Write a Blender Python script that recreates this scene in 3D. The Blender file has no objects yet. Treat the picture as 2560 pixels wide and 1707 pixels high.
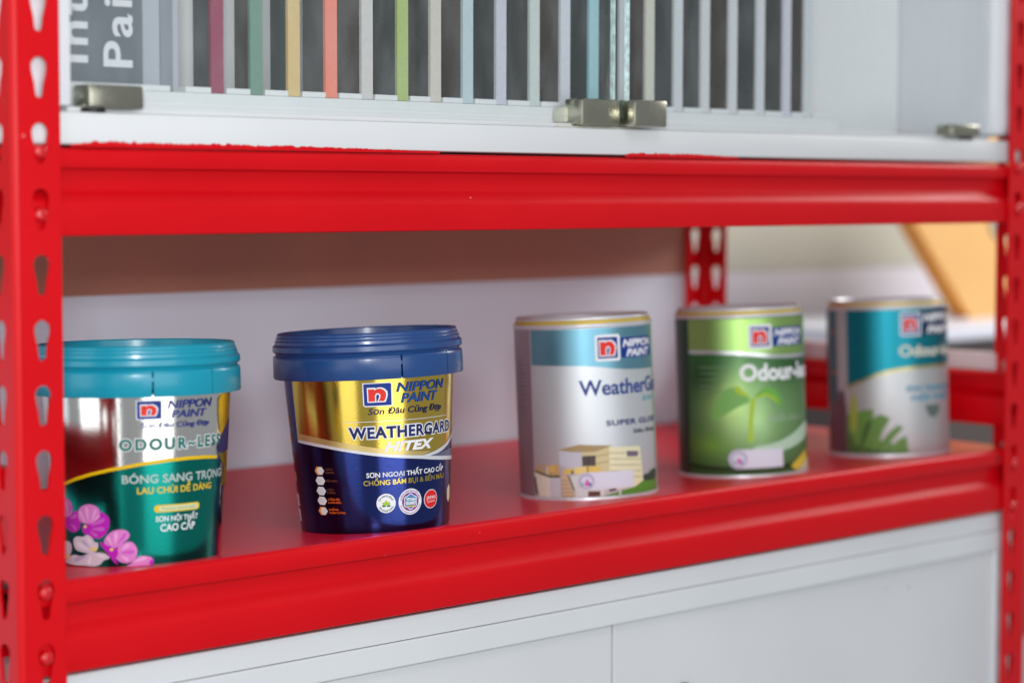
import bpy, bmesh, math, random
from mathutils import Matrix, Vector
random.seed(7)
scene = bpy.context.scene
COL = scene.collection
Z0 = 1.0            # the measured heights below are relative to the top hole of the rack posts

# ------------------------------------------------------------------ camera
cam_d = bpy.data.cameras.new('camera')
cam = bpy.data.objects.new('camera', cam_d)
COL.objects.link(cam)
scene.camera = cam
YAW, PITCH, ROLL = 0.759476, -0.068674, 0.001798
CAM = Vector((-0.648, -1.09775, -0.15432))
F_ = Vector((math.sin(YAW)*math.cos(PITCH), math.cos(YAW)*math.cos(PITCH), math.sin(PITCH)))
r_ = Vector((math.cos(YAW), -math.sin(YAW), 0)); u_ = r_.cross(F_)
R_ = r_*math.cos(ROLL)+u_*math.sin(ROLL); U_ = -r_*math.sin(ROLL)+u_*math.cos(ROLL)
m = Matrix((R_, U_, -F_)).transposed().to_4x4()
m.translation = CAM+Vector((0, 0, Z0))
cam.matrix_world = m
cam_d.sensor_width = 36
cam_d.lens = 5398.1/2560*36
cam_d.clip_start = 0.02
cam_d.clip_end = 50
cam_d.dof.use_dof = True
cam_d.dof.focus_distance = 1.47
cam_d.dof.aperture_fstop = 3.9
cam_d.dof.aperture_blades = 0

# ------------------------------------------------------------------ world and lamps (indoor shop light and added fills)
w = bpy.data.worlds.new('World')
scene.world = w
w.use_nodes = True
bg = w.node_tree.nodes['Background']
bg.inputs[0].default_value = (0.92, 0.95, 1.0, 1)
bg.inputs[1].default_value = 0.36

def lamp(name, loc, target, sx, sy, power, color):
    d = bpy.data.lights.new(name, 'AREA')
    d.shape = 'RECTANGLE'; d.size = sx; d.size_y = sy; d.energy = power; d.color = color
    o = bpy.data.objects.new(name, d); COL.objects.link(o)
    o.location = Vector(loc)+Vector((0, 0, Z0))
    o.rotation_euler = (Vector(target)-Vector(loc)).to_track_quat('-Z', 'Y').to_euler()
    return o
def around(phi, dist, z):
    # a place seen from the shelf, phi degrees to the right of the direction back to the camera
    p = math.radians(phi); b = Vector((-0.688, -0.725, 0)); r = Vector((0.725, -0.688, 0))
    v = Vector((0.33, 0.07, 0))+(b*math.cos(p)+r*math.sin(p))*dist
    return (v.x, v.y, z)
AIM = (0.35, 0.1, -0.25)
lamp('ceiling_lamp', (-0.3, -1.5, 1.5), (0.45, 0.1, -0.3), 1.4, 0.9, 10, (1, 0.98, 0.96))
lamp('camera_flash', (-0.65, -1.08, -0.025), (0.45, 0.1, -0.3), 0.16, 0.09, 9.3, (1, 0.99, 0.99))
lamp('left_fill_panel', around(-38, 2.4, -0.12), AIM, 2.2, 1.6, 18, (0.95, 0.98, 1))  # added soft panel, unseen: bright bands on the foil and frontal fill
lamp('right_fill_panel', around(32, 2.5, -0.12), AIM, 1.7, 1.6, 21, (0.97, 0.98, 1))  # second added panel, right of the camera, for more bands and fill
lamp('side_fill_panel', around(-92, 2.2, 0.1), AIM, 0.7, 1.6, 1.2, (0.95, 0.97, 1))  # weak added panel, gives the left bucket's foil something to reflect
lamp('far_wall_fill', (2.1, -0.1, 0.45), (1.8, 0.9, -0.3), 0.7, 0.5, 20, (1, 0.97, 0.93))  # added fill that brightens the wall behind the rack

scene.view_settings.view_transform = 'Standard'
scene.view_settings.look = 'None'
scene.view_settings.exposure = -0.14
scene.view_settings.gamma = 1.0
scene.view_settings.use_curve_mapping = False

# ------------------------------------------------------------------ materials
def lin(c):
    c = c/255
    return c/12.92 if c <= 0.04045 else ((c+0.055)/1.055)**2.4
def S(r, g, b): return (lin(r), lin(g), lin(b), 1)

MATS = {}
def mat(name, color, rough=0.5, metal=0.0, coat=0.0, noise=0.0, nscale=40, bump=0.0, bscale=400, spec=0.5, rvar=0.0, specks=None, streak=0.0):
    if name in MATS: return MATS[name]
    M = bpy.data.materials.new(name); M.use_nodes = True
    nt = M.node_tree; b = nt.nodes['Principled BSDF']
    b.inputs['Base Color'].default_value = color
    b.inputs['Roughness'].default_value = rough
    b.inputs['Metallic'].default_value = metal
    b.inputs['Coat Weight'].default_value = coat
    b.inputs['Coat Roughness'].default_value = 0.12
    b.inputs['Specular IOR Level'].default_value = spec
    if noise or bump or rvar or specks or streak:
        tc = nt.nodes.new('ShaderNodeTexCoord')
    if noise or rvar:
        n = nt.nodes.new('ShaderNodeTexNoise'); n.inputs['Scale'].default_value = nscale; n.inputs['Detail'].default_value = 6
        nt.links.new(tc.outputs['Object'], n.inputs['Vector'])
    if noise:
        mr = nt.nodes.new('ShaderNodeMapRange'); mr.inputs[1].default_value = 0.25; mr.inputs[2].default_value = 0.75
        mr.inputs[3].default_value = 1-noise; mr.inputs[4].default_value = 1+noise
        nt.links.new(n.outputs['Fac'], mr.inputs[0])
        mx = nt.nodes.new('ShaderNodeVectorMath'); mx.operation = 'SCALE'; mx.inputs[0].default_value = color[:3]
        nt.links.new(mr.outputs[0], mx.inputs['Scale'])
        nt.links.new(mx.outputs[0], b.inputs['Base Color'])
    if specks:
        # sparse chips and dust grains: small dots in a few cells only
        scol, sscale, ssize, sfrac = specks
        vo = nt.nodes.new('ShaderNodeTexVoronoi'); vo.inputs['Scale'].default_value = sscale
        nt.links.new(tc.outputs['Object'], vo.inputs['Vector'])
        sp = nt.nodes.new('ShaderNodeSeparateColor'); nt.links.new(vo.outputs['Color'], sp.inputs[0])
        rare = nt.nodes.new('ShaderNodeMath'); rare.operation = 'GREATER_THAN'; rare.inputs[1].default_value = 1-sfrac; nt.links.new(sp.outputs[0], rare.inputs[0])
        sz = nt.nodes.new('ShaderNodeMath'); sz.operation = 'MULTIPLY'; sz.inputs[1].default_value = ssize; nt.links.new(sp.outputs[1], sz.inputs[0])
        near = nt.nodes.new('ShaderNodeMath'); near.operation = 'LESS_THAN'; nt.links.new(vo.outputs['Distance'], near.inputs[0]); nt.links.new(sz.outputs[0], near.inputs[1])
        both = nt.nodes.new('ShaderNodeMath'); both.operation = 'MULTIPLY'; nt.links.new(rare.outputs[0], both.inputs[0]); nt.links.new(near.outputs[0], both.inputs[1])
        mxs = nt.nodes.new('ShaderNodeMix'); mxs.data_type = 'RGBA'; nt.links.new(both.outputs[0], mxs.inputs[0])
        src = b.inputs['Base Color'].links[0].from_socket if b.inputs['Base Color'].links else None
        if src: nt.links.new(src, mxs.inputs[6])
        else: mxs.inputs[6].default_value = color
        mxs.inputs[7].default_value = scol
        nt.links.new(mxs.outputs[2], b.inputs['Base Color'])
    if rvar:
        m2 = nt.nodes.new('ShaderNodeMapRange'); m2.inputs[1].default_value = 0.3; m2.inputs[2].default_value = 0.7
        m2.inputs[3].default_value = max(0.02, rough-rvar); m2.inputs[4].default_value = rough+rvar
        nt.links.new(n.outputs['Fac'], m2.inputs[0]); nt.links.new(m2.outputs[0], b.inputs['Roughness'])
    if bump:
        n2 = nt.nodes.new('ShaderNodeTexNoise'); n2.inputs['Scale'].default_value = bscale; n2.inputs['Detail'].default_value = 2
        nt.links.new(tc.outputs['Object'], n2.inputs['Vector'])
        bp = nt.nodes.new('ShaderNodeBump'); bp.inputs['Strength'].default_value = bump; bp.inputs['Distance'].default_value = 0.001
        nt.links.new(n2.outputs['Fac'], bp.inputs['Height']); nt.links.new(bp.outputs[0], b.inputs['Normal'])
    MATS[name] = M
    return M

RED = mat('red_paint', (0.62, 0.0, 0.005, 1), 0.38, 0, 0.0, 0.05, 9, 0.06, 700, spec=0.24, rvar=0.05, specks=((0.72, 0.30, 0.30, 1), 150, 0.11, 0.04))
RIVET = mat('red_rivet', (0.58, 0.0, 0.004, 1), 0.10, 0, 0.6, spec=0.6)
RED_TOP = mat('brightened_red_paint', (0.80, 0.010, 0.030, 1), 0.30, 0, 0.0, 0.02, 9, 0.0, 500, spec=0.13, rvar=0.0, specks=((0.7, 0.3, 0.3, 1), 150, 0.10, 0.04))  # same red paint, colour raised to make up for weak light on the shelf
WHITE = mat('white_paint', (0.67, 0.695, 0.71, 1), 0.42, 0, 0, 0.035, 6, 0.03, 300, rvar=0.06, specks=((0.30, 0.29, 0.28, 1), 60, 0.10, 0.04))
WHITE_GLOSS = mat('white_laminate', (0.76, 0.79, 0.83, 1), 0.14, 0, 0, 0.02, 8, 0.02, 200)
PVC = mat('white_plastic', (0.74, 0.78, 0.80, 1), 0.4, 0, 0, 0.02, 30)
BLACK = mat('black_rubber', (0.012, 0.012, 0.012, 1), 0.5)
CHROME = mat('brushed_nickel', (0.45, 0.445, 0.36, 1), 0.26, 1.0, 0, 0.03, 120, rvar=0.03)
CREAM = mat('cream_plastic', (0.62, 0.62, 0.52, 1), 0.5)
SIGN = mat('grey_sign', S(112, 120, 128), 0.45, 0, 0, 0.04, 30)
SIGNW = mat('sign_white', (0.72, 0.75, 0.80, 1), 0.5)
SHELF_SHADOW = mat('shelf_shadow_brown', S(182, 132, 112), 0.45, 0, 0, 0.10, 10, 0.1, 60, rvar=0.1)  # brown that stands in for the upper shelf's flash shadow
BACKW = mat('white_backboard', (0.74, 0.86, 0.98, 1), 0.45, 0, 0, 0.05, 4)

def ink(name, c, rough=0.5, coat=0.0): return mat(name, c, rough, 0, coat, spec=0.25)
def foil(name, c, rough=0.2, bump=0.0): return mat(name, c, rough, 1.0, 0.0, 0.0, 40, bump, 900)

# ------------------------------------------------------------------ object helpers
def link(o, parent=None):
    COL.objects.link(o)
    if parent: o.parent = parent
    return o
def thing(name, label, cat, loc=(0, 0, 0), group=None):
    o = bpy.data.objects.new(name, None); o.empty_display_size = 0.03
    o.location = Vector(loc)+Vector((0, 0, Z0))
    o['label'] = label; o['category'] = cat
    if group: o['group'] = group
    o['_fx'] = loc[0]; o['_fy'] = loc[1]; o['_fz'] = loc[2]
    COL.objects.link(o)
    return o
def finish(bm, smooth=False, angle=None):
    bmesh.ops.remove_doubles(bm, verts=bm.verts, dist=1e-6)
    bmesh.ops.recalc_face_normals(bm, faces=bm.faces)
def mesh_obj(name, bm, material, parent=None, loc=None, smooth=False, norm=True, sharp=40):
    if norm: finish(bm)
    me = bpy.data.meshes.new(name); bm.to_mesh(me); bm.free()
    me.materials.append(material)
    if smooth:
        for p in me.polygons: p.use_smooth = True
        try: me.set_sharp_from_angle(angle=math.radians(sharp))
        except Exception: pass
    o = bpy.data.objects.new(name, me)
    if loc is not None: o.location = loc
    link(o, parent)
    return o
def fit_loc(t):
    return Vector((-t['_fx'], -t['_fy'], -t['_fz']))
def part(name, bm, material, parent, smooth=False):
    """a part whose vertices are given in scene coordinates, under an unrotated Empty (or a part of one)"""
    return mesh_obj(name, bm, material, parent, fit_loc(parent) if '_fx' in parent.keys() else (0, 0, 0), smooth)

def box(bm, x0, x1, y0, y1, z0, z1, bev=0.0):
    vs = [bm.verts.new((x, y, z)) for x in (x0, x1) for y in (y0, y1) for z in (z0, z1)]
    f = [(0, 1, 3, 2), (4, 6, 7, 5), (0, 4, 5, 1), (2, 3, 7, 6), (0, 2, 6, 4), (1, 5, 7, 3)]
    fs = [bm.faces.new([vs[i] for i in q]) for q in f]
    if bev:
        es = list({e for q in fs for e in q.edges})
        bmesh.ops.recalc_face_normals(bm, faces=fs)
        bmesh.ops.bevel(bm, geom=es, offset=bev, segments=2, affect='EDGES', profile=0.5)
def bx(*a, **k):
    bm = bmesh.new(); box(bm, *a, **k); return bm
def extrude_x(prof, x0, x1, closed=False, n=1):
    """sheet profile [(y,z)] run along x"""
    bm = bmesh.new(); rows = []
    for i in range(n+1):
        x = x0+(x1-x0)*i/n
        rows.append([bm.verts.new((x, y, z)) for y, z in prof])
    m_ = len(prof)
    for i in range(n):
        for j in range(m_ if closed else m_-1):
            k = (j+1) % m_
            bm.faces.new([rows[i][j], rows[i+1][j], rows[i+1][k], rows[i][k]])
    if closed:
        bm.faces.new(rows[0]); bm.faces.new(rows[-1])
    return bm
def sheet(prof, t):
    """thicken an open profile to the back into a closed one (offset along normals)"""
    out = []
    n = len(prof)
    for i in range(n):
        a = prof[max(0, i-1)]; b = prof[min(n-1, i+1)]
        dy, dz = b[0]-a[0], b[1]-a[1]; l = math.hypot(dy, dz)
        out.append((prof[i][0]-dz/l*t, prof[i][1]+dy/l*t))
    return prof+out[::-1]
def lathe(prof, n=96, a0=0.0, a1=2*math.pi):
    bm = bmesh.new()
    full = abs(a1-a0-2*math.pi) < 1e-6
    cnt = n if full else max(2, int(n*(a1-a0)/(2*math.pi)))
    rows = []
    for i in range(cnt+(0 if full else 1)):
        a = a0+(a1-a0)*i/cnt
        rows.append([bm.verts.new((r*math.sin(a), -r*math.cos(a), h)) for r, h in prof])
    for i in range(cnt):
        A = rows[i]; B = rows[(i+1) % len(rows)]
        for j in range(len(prof)-1):
            bm.faces.new([A[j], B[j], B[j+1], A[j+1]])
    if not full:
        bm.faces.new(rows[0]); bm.faces.new(rows[-1])
    return bm

# ------------------------------------------------------------------ the rack
PT = 0.0381
L, D = 1.0359, 0.3862
ZUP, ZLO = -0.128, -0.384
rack = thing('storage_rack', 'red slotted steel rack with two shelves and keyhole corner posts', 'rack', (0, 0, -0.762))

def keyhole(n=28):
    """outline of one keyhole slot, measured from its top, round bulb narrowing to a slot"""
    r1, r2, d = 0.0056, 0.0032, 0.0152
    pts = []
    for i in range(n):
        a = 2*math.pi*i/n
        c, s = math.cos(a), math.sin(a)
        # support of the bulb and slot circles seen from the centre between them
        best = 0
        for k in range(13):
            q = k/12; e = q*q*(3-2*q)
            cz = -r1-d*q; rr = r1+(r2-r1)*e-0.0005*math.sin(math.pi*q)
            oz = cz-(-r1-d*0.42)
            bq = oz*s; disc = bq*bq-(oz*oz-rr*rr)
            if disc >= 0: best = max(best, bq+math.sqrt(disc))
        pts.append((best*c, best*s-r1-d*0.42))
    return pts
KH = keyhole()
def perforated(bm, u0, u1, uh, k0, k1, fmap, t):
    cz = -0.0052-0.0156*0.42
    for k in range(k0, k1):
        zt = -k*PT+0.007; zb = zt-PT; zc = -k*PT+cz
        hole = [(uh+x, -k*PT+z) for x, z in KH]
        outer = []
        for (x, z) in hole:
            dx, dz = x-uh, z-zc
            q = min(((u1-uh)/dx if dx > 1e-9 else ((u0-uh)/dx if dx < -1e-9 else 1e9)),
                    ((zt-zc)/dz if dz > 1e-9 else ((zb-zc)/dz if dz < -1e-9 else 1e9)))
            outer.append([uh+dx*q, zc+dz*q])
        for cu, cv in ((u0, zt), (u1, zt), (u0, zb), (u1, zb)):
            i = min(range(len(outer)), key=lambda j: (outer[j][0]-cu)**2+(outer[j][1]-cv)**2)
            outer[i] = [cu, cv]
        n = len(hole)
        for dpt in (0, t):
            H = [bm.verts.new(fmap(x, z, dpt)) for x, z in hole]
            O = [bm.verts.new(fmap(x, z, dpt)) for x, z in outer]
            for i in range(n):
                j = (i+1) % n
                bm.faces.new([H[i], O[i], O[j], H[j]])
        A = [bm.verts.new(fmap(x, z, 0)) for x, z in hole]; B = [bm.verts.new(fmap(x, z, t)) for x, z in hole]
        for i in range(n):
            j = (i+1) % n
            bm.faces.new([A[i], A[j], B[j], B[i]])
        e = [bm.verts.new(fmap(u1, z, q)) for z in (zt, zb) for q in (0, t)]
        bm.faces.new([e[0], e[1], e[3], e[2]])
def post(cx, cy, sx, sy, width, k0=-4, k1=20):
    """angle post with its corner at (cx,cy); flanges run along sx*X and sy*Y"""
    bm = bmesh.new(); t = 0.0018; rad = 0.0035
    uh = width-0.0135
    perforated(bm, rad, width, uh, k0, k1, lambda u, z, q: (cx+sx*u, cy+sy*q, z), t)
    perforated(bm, rad, width, uh, k0, k1, lambda u, z, q: (cx+sx*q, cy+sy*u, z), t)
    zt = -k0*PT+0.007; zb = -(k1-1)*PT+0.007-PT
    for rr, in ((rad,), (rad-t,)):
        arc = [(cx+sx*(rad-rr*math.cos(a)), cy+sy*(rad-rr*math.sin(a))) for a in [math.pi/2*i/6 for i in range(7)]]
        for i in range(6):
            v = [bm.verts.new((arc[q][0], arc[q][1], z)) for q, z in ((i, zt), (i+1, zt), (i+1, zb), (i, zb))]
            bm.faces.new(v)
    o = part('post', bm, RED, rack)
    for pl in o.data.polygons:
        c = pl.center
        if (c.x-cx)*sx < rad and (c.y-cy)*sy < rad: pl.use_smooth = True
    return o
post(0, 0, 1, 1, 0.0310)
post(L+0.009, 0, -1, 1, 0.0370)
post(L, D, -1, -1, 0.0300)
post(0, D, 1, -1, 0.0300)

def rivet_bm(x, y, z, nx, ny, r=0.0042, hgt=0.0030):
    bm = bmesh.new(); seg = 20
    rings = [(1.0, -0.006), (1.0, 0.0), (0.97, 0.35), (0.86, 0.68), (0.66, 0.88), (0.35, 0.98)]
    t = Vector((-ny, nx, 0)); n = Vector((nx, ny, 0)); base = Vector((x, y, z))
    rows = []
    for q, e in rings:
        rows.append([bm.verts.new(base+t*(r*q*math.cos(a))+Vector((0, 0, r*q*math.sin(a)))+n*(hgt*e if e > 0 else e)) for a in [2*math.pi*i/seg for i in range(seg)]])
    top = bm.verts.new(base+n*hgt)
    for i in range(len(rows)-1):
        for j in range(seg):
            k = (j+1) % seg
            bm.faces.new([rows[i][j], rows[i][k], rows[i+1][k], rows[i+1][j]])
    for j in range(seg): bm.faces.new([rows[-1][j], rows[-1][(j+1) % seg], top])
    return bm
def beam_profile(zt, lip, zr0, zr1, zb):
    p = [(0.030, zr1-0.012), (0.030, zt-0.0055), (0.0088, zt-0.0055), (0.0092, zt-0.0062), (0.0092, zt-0.0075), (0.0092, zr0+0.0012)]
    p += [(0.0088, zr0+0.0002), (0.0074, zr0-0.0014), (0.0044, zr1+0.0010), (0.0033, zr1-0.0006), (0.0030, zr1-0.0030)]
    p += [(0.0030, zb+0.0016), (0.0034, zb+0.0005), (0.0045, zb), (0.016, zb)]
    return p
def front_beam(zt, lip, zr0, zr1, zb, rz):
    pr = beam_profile(zt, lip, zr0, zr1, zb)
    b = part('front_beam', extrude_x(sheet(pr, 0.0012), 0.0025, L-0.0025, True, 1), RED, rack, smooth=True)
    for x, zz in rz:
        mesh_obj('rivet', rivet_bm(x, 0.0, zz, 0, -1), RIVET, b, smooth=True)
    return b
front_beam(ZUP, 0.0123, -0.1537, -0.1602, -0.1803, [(0.0172, -0.1310), (0.0172, -0.1673), (L-0.0148, -0.1310), (L-0.0148, -0.1673)])
front_beam(ZLO, 0.0140, -0.4115, -0.4180, -0.4398, [(0.0170, -0.3889), (0.0170, -0.4274), (L-0.0148, -0.3975), (L-0.0148, -0.4358)])

def surf(y): return ZLO-4*0.008*(y/D)*(1-y/D)-0.004*y/D
def shelf_panel(zt, sag, lip, matl, y1=D-0.003):
    x0, x1 = 0.0035, L-0.0035
    bm = bmesh.new(); rows = []
    edge = [(0.0034, zt-lip), (0.0030, zt-lip+0.0006), (0.0030, zt-0.0046), (0.0036, zt-0.0022), (0.0052, zt-0.0007), (0.0078, zt-0.0001)]
    ys = [0.0105]+[0.012+(y1-0.012)*i/26 for i in range(27)]
    for i in range(41):
        x = x0+(x1-x0)*i/40
        e = min(1, min(x-x0, x1-x)/0.05); e = e*e*(3-2*e)
        row = [bm.verts.new((x, y, z)) for y, z in edge]
        for y in ys:
            zz = surf(y) if sag else zt-0.0001
            zz = (zt-0.0004*(y > 0.011))*(1-e)+zz*e if sag else zz
            row.append(bm.verts.new((x, y, zz)))
        row.append(bm.verts.new((x, y1, zt-0.025)))
        rows.append(row)
    for i in range(40):
        for j in range(len(rows[0])-1):
            bm.faces.new([rows[i][j], rows[i+1][j], rows[i+1][j+1], rows[i][j+1]])
    o = part('shelf_panel', bm, matl, rack, smooth=True)
    o.data.materials.append(RED)
    for pl in o.data.polygons:
        if pl.center.y < 0.0045: pl.material_index = 1
    return o
up_panel = shelf_panel(ZUP, False, 0.0123, RED)
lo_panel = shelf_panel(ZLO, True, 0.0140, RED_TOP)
# small punched hole near the right end of the lower lip
b_ = bmesh.new()
bmesh.ops.create_circle(b_, cap_ends=True, radius=0.0024, segments=18, matrix=Matrix.Translation((1.0010, 0.0026, -0.3922)) @ Matrix.Rotation(math.pi/2, 4, 'X'))
mesh_obj('punched_hole', b_, BLACK, lo_panel)

def side_beam(x, inx, zt, zb):
    pr = [(0.0, zt-0.004), (0.0012, zt-0.001), (0.0035, zt), (0.012, zt), (0.012, zt-0.017), (0.006, zt-0.022), (0.0004, zt-0.0235), (0.0, zt-0.026), (0.0, zb+0.003), (0.001, zb), (0.012, zb)]
    bm = bmesh.new(); cl = [(x+inx*(-a), z) for a, z in pr]
    rows = [[bm.verts.new((a, y, z)) for a, z in cl] for y in (0.0045, D-0.0045)]
    for j in range(len(cl)-1): bm.faces.new([rows[0][j], rows[1][j], rows[1][j+1], rows[0][j+1]])
    return part('side_beam', bm, RED, rack, smooth=True)
side_beam(L-0.0145, -1, -0.3160, -0.3652)
side_beam(0.0145, 1, -0.3160, -0.3652)
side_beam(L-0.0145, -1, -0.1290, -0.1780)
side_beam(0.0145, 1, -0.1290, -0.1780)
part('back_beam', bx(0.004, L-0.004, D-0.012, D-0.0035, -0.440, -0.4100), RED, rack)

# ------------------------------------------------------------------ upper display cabinet
CX0, CX1, CY1 = 0.0045, 1.0315, 0.118
cab = thing('display_cabinet', 'shallow white display cabinet with two glass doors on the upper shelf', 'cabinet', (0.5, 0.06, -0.1265))
ZT = 0.17
part('bottom_board', bx(CX0-0.0015, CX1+0.0015, 0.0040, CY1-0.002, -0.1265, -0.1072, bev=0.0018), WHITE, cab, smooth=True)
part('sill_strip', bx(0.0440, 0.9915, 0.0130, CY1-0.008, -0.1070, -0.1040, bev=0.0004), WHITE, cab)
part('side_panel', bx(CX0-0.0010, 0.0430, 0.0065, CY1, -0.1038, ZT, bev=0.0015), WHITE_GLOSS, cab, smooth=True)
part('side_panel', bx(0.9925, CX1+0.0010, 0.0065, CY1, -0.1038, ZT, bev=0.0085), WHITE_GLOSS, cab, smooth=True)
part('back_panel', bx(0.0432, 0.9923, CY1-0.006, CY1-0.0005, -0.1038, ZT), mat('cabinet_lining', (0.86, 0.88, 0.90, 1), 0.4), cab)
part('top_board', bx(CX0-0.0015, CX1+0.0015, 0.0045, CY1-0.002, ZT+0.0005, ZT+0.022, bev=0.0015), WHITE, cab, smooth=True)

# red overspray along the lower edge of the bottom board: a ragged band of real paint
def smear(x0, x1, hmax, seed):
    rnd = random.Random(seed); bm = bmesh.new(); n = int((x1-x0)/0.0011); prev = None; v = 0.5
    for i in range(n+1):
        x = x0+(x1-x0)*i/n; q = i/n
        env = min(1, q/0.06, (1-q)/0.45)
        v = 0.75*v+0.25*rnd.random()
        h = hmax*env*(0.25+0.8*v+0.5*(rnd.random()-0.5))
        cur = (bm.verts.new((x, 0.0037, -0.1279)), bm.verts.new((x, 0.0037, -0.1265+max(0.0001, h))))
        if prev: bm.faces.new([prev[0], cur[0], cur[1], prev[1]])
        prev = cur
    return bm
part('paint_smear', smear(0.040, 0.330, 0.0026, 3), RED, cab)
part('paint_smear', smear(0.512, 0.640, 0.0024, 5), RED, cab)

# glass
G = bpy.data.materials.new('cabinet_glass'); G.use_nodes = True
nt = G.node_tree; nt.nodes.clear()
out = nt.nodes.new('ShaderNodeOutputMaterial'); tr = nt.nodes.new('ShaderNodeBsdfTransparent'); gl = nt.nodes.new('ShaderNodeBsdfGlossy')
tr.inputs[0].default_value = (0.985, 0.993, 0.99, 1); gl.inputs['Roughness'].default_value = 0.03
geo = nt.nodes.new('ShaderNodeNewGeometry'); dot = nt.nodes.new('ShaderNodeVectorMath'); dot.operation = 'DOT_PRODUCT'
nt.links.new(geo.outputs['Incoming'], dot.inputs[0]); nt.links.new(geo.outputs['Normal'], dot.inputs[1])
ab = nt.nodes.new('ShaderNodeMath'); ab.operation = 'ABSOLUTE'; nt.links.new(dot.outputs['Value'], ab.inputs[0])
om = nt.nodes.new('ShaderNodeMath'); om.operation = 'SUBTRACT'; om.inputs[0].default_value = 1; nt.links.new(ab.outputs[0], om.inputs[1])
pw = nt.nodes.new('ShaderNodeMath'); pw.operation = 'POWER'; pw.inputs[1].default_value = 5; nt.links.new(om.outputs[0], pw.inputs[0])
fr = nt.nodes.new('ShaderNodeMath'); fr.operation = 'MULTIPLY_ADD'; fr.inputs[1].default_value = 0.95; fr.inputs[2].default_value = 0.03; nt.links.new(pw.outputs[0], fr.inputs[0])
mx = nt.nodes.new('ShaderNodeMixShader'); nt.links.new(fr.outputs[0], mx.inputs[0]); nt.links.new(tr.outputs[0], mx.inputs[1]); nt.links.new(gl.outputs[0], mx.inputs[2])
df = nt.nodes.new('ShaderNodeBsdfDiffuse'); df.inputs[0].default_value = (0.7, 0.75, 0.78, 1)
tc = nt.nodes.new('ShaderNodeTexCoord'); mp = nt.nodes.new('ShaderNodeMapping'); mp.inputs['Scale'].default_value = (1, 1, 0.35); mp.inputs['Rotation'].default_value = (0, 0.6, 0)
ns = nt.nodes.new('ShaderNodeTexNoise'); ns.inputs['Scale'].default_value = 60; ns.inputs['Detail'].default_value = 8
mr = nt.nodes.new('ShaderNodeMapRange'); mr.inputs[1].default_value = 0.45; mr.inputs[2].default_value = 0.8; mr.inputs[3].default_value = 0.01; mr.inputs[4].default_value = 0.07
nt.links.new(tc.outputs['Object'], mp.inputs[0]); nt.links.new(mp.outputs[0], ns.inputs['Vector']); nt.links.new(ns.outputs['Fac'], mr.inputs[0])
m2 = nt.nodes.new('ShaderNodeMixShader'); vg = nt.nodes.new('ShaderNodeTexVoronoi'); vg.inputs['Scale'].default_value = 260; nt.links.new(tc.outputs['Object'], vg.inputs['Vector'])
lg = nt.nodes.new('ShaderNodeMath'); lg.operation = 'LESS_THAN'; lg.inputs[1].default_value = 0.06; nt.links.new(vg.outputs['Distance'], lg.inputs[0])
ad = nt.nodes.new('ShaderNodeMath'); ad.operation = 'MULTIPLY_ADD'; ad.inputs[1].default_value = 0.2; nt.links.new(lg.outputs[0], ad.inputs[0]); nt.links.new(mr.outputs[0], ad.inputs[2])
nt.links.new(ad.outputs[0], m2.inputs[0]); nt.links.new(mx.outputs[0], m2.inputs[1]); nt.links.new(df.outputs[0], m2.inputs[2])
nt.links.new(m2.outputs[0], out.inputs[0])
GE = mat('glass_edge', (0.62, 0.80, 0.80, 1), 0.12, 0, 0.5, 0.35, 220, 0.5, 300)

def rot_xy(o, px, py, ang):
    """swing a part about a vertical line through (px,py), scene coordinates"""
    M = Matrix.Translation((px, py, 0)) @ Matrix.Rotation(ang, 4, 'Z') @ Matrix.Translation((-px, -py, 0))
    o.data.transform(M)
def clip(x0, x1, z0, z1, door):
    a = mesh_obj('door_clip', bx(x0, x1, 0.0015, 0.0200, z0, z1, bev=0.0017), CHROME, door, smooth=True)
    return a
def door(x0, x1, clips, left_edge, swing=None):
    g = part('glass_door', bx(x0+0.0012, x1-0.0012, 0.0090, 0.0132, -0.0995, ZT-0.004), G, cab)
    kids = [g]
    if not left_edge: kids.append(mesh_obj('polished_edge', bx(x1-0.0011, x1, 0.0091, 0.0131, -0.0994, ZT-0.0041), GE, g))
    if left_edge: kids.append(mesh_obj('polished_edge', bx(x0, x0+0.0011, 0.0091, 0.0131, -0.0994, ZT-0.0041), GE, g))
    for c in clips: kids.append(clip(*c, g))
    if swing:
        for k in kids: rot_xy(k, *swing)
    return g
d1 = door(0.0425, 0.5070, [(0.0520, 0.0905, -0.1048, -0.0908), (0.4650, 0.5050, -0.1058, -0.0862)], False)
d2 = door(0.5105, 0.9880, [(0.5100, 0.5455, -0.1058, -0.0862), (0.9200, 0.9620, -0.1046, -0.0945)], True, swing=(0.985, 0.011, math.radians(1.2)))
for x in (0.060, 0.953):
    bm = bmesh.new()
    bmesh.ops.create_cone(bm, cap_ends=True, segments=20, radius1=0.0075, radius2=0.0075, depth=0.0018, matrix=Matrix.Translation((x, 0.0105, -0.1060)))
    part('pivot_pad', bm, BLACK, cab)
part('magnetic_catch', bx(0.4480, 0.5360, 0.0085, 0.0128, -0.1071, -0.1061, bev=0.0003), CREAM, cab)
part('magnetic_catch', bx(0.4620, 0.5000, 0.0160, 0.0295, -0.1039, -0.0915, bev=0.003), CREAM, cab, smooth=True)

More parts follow.
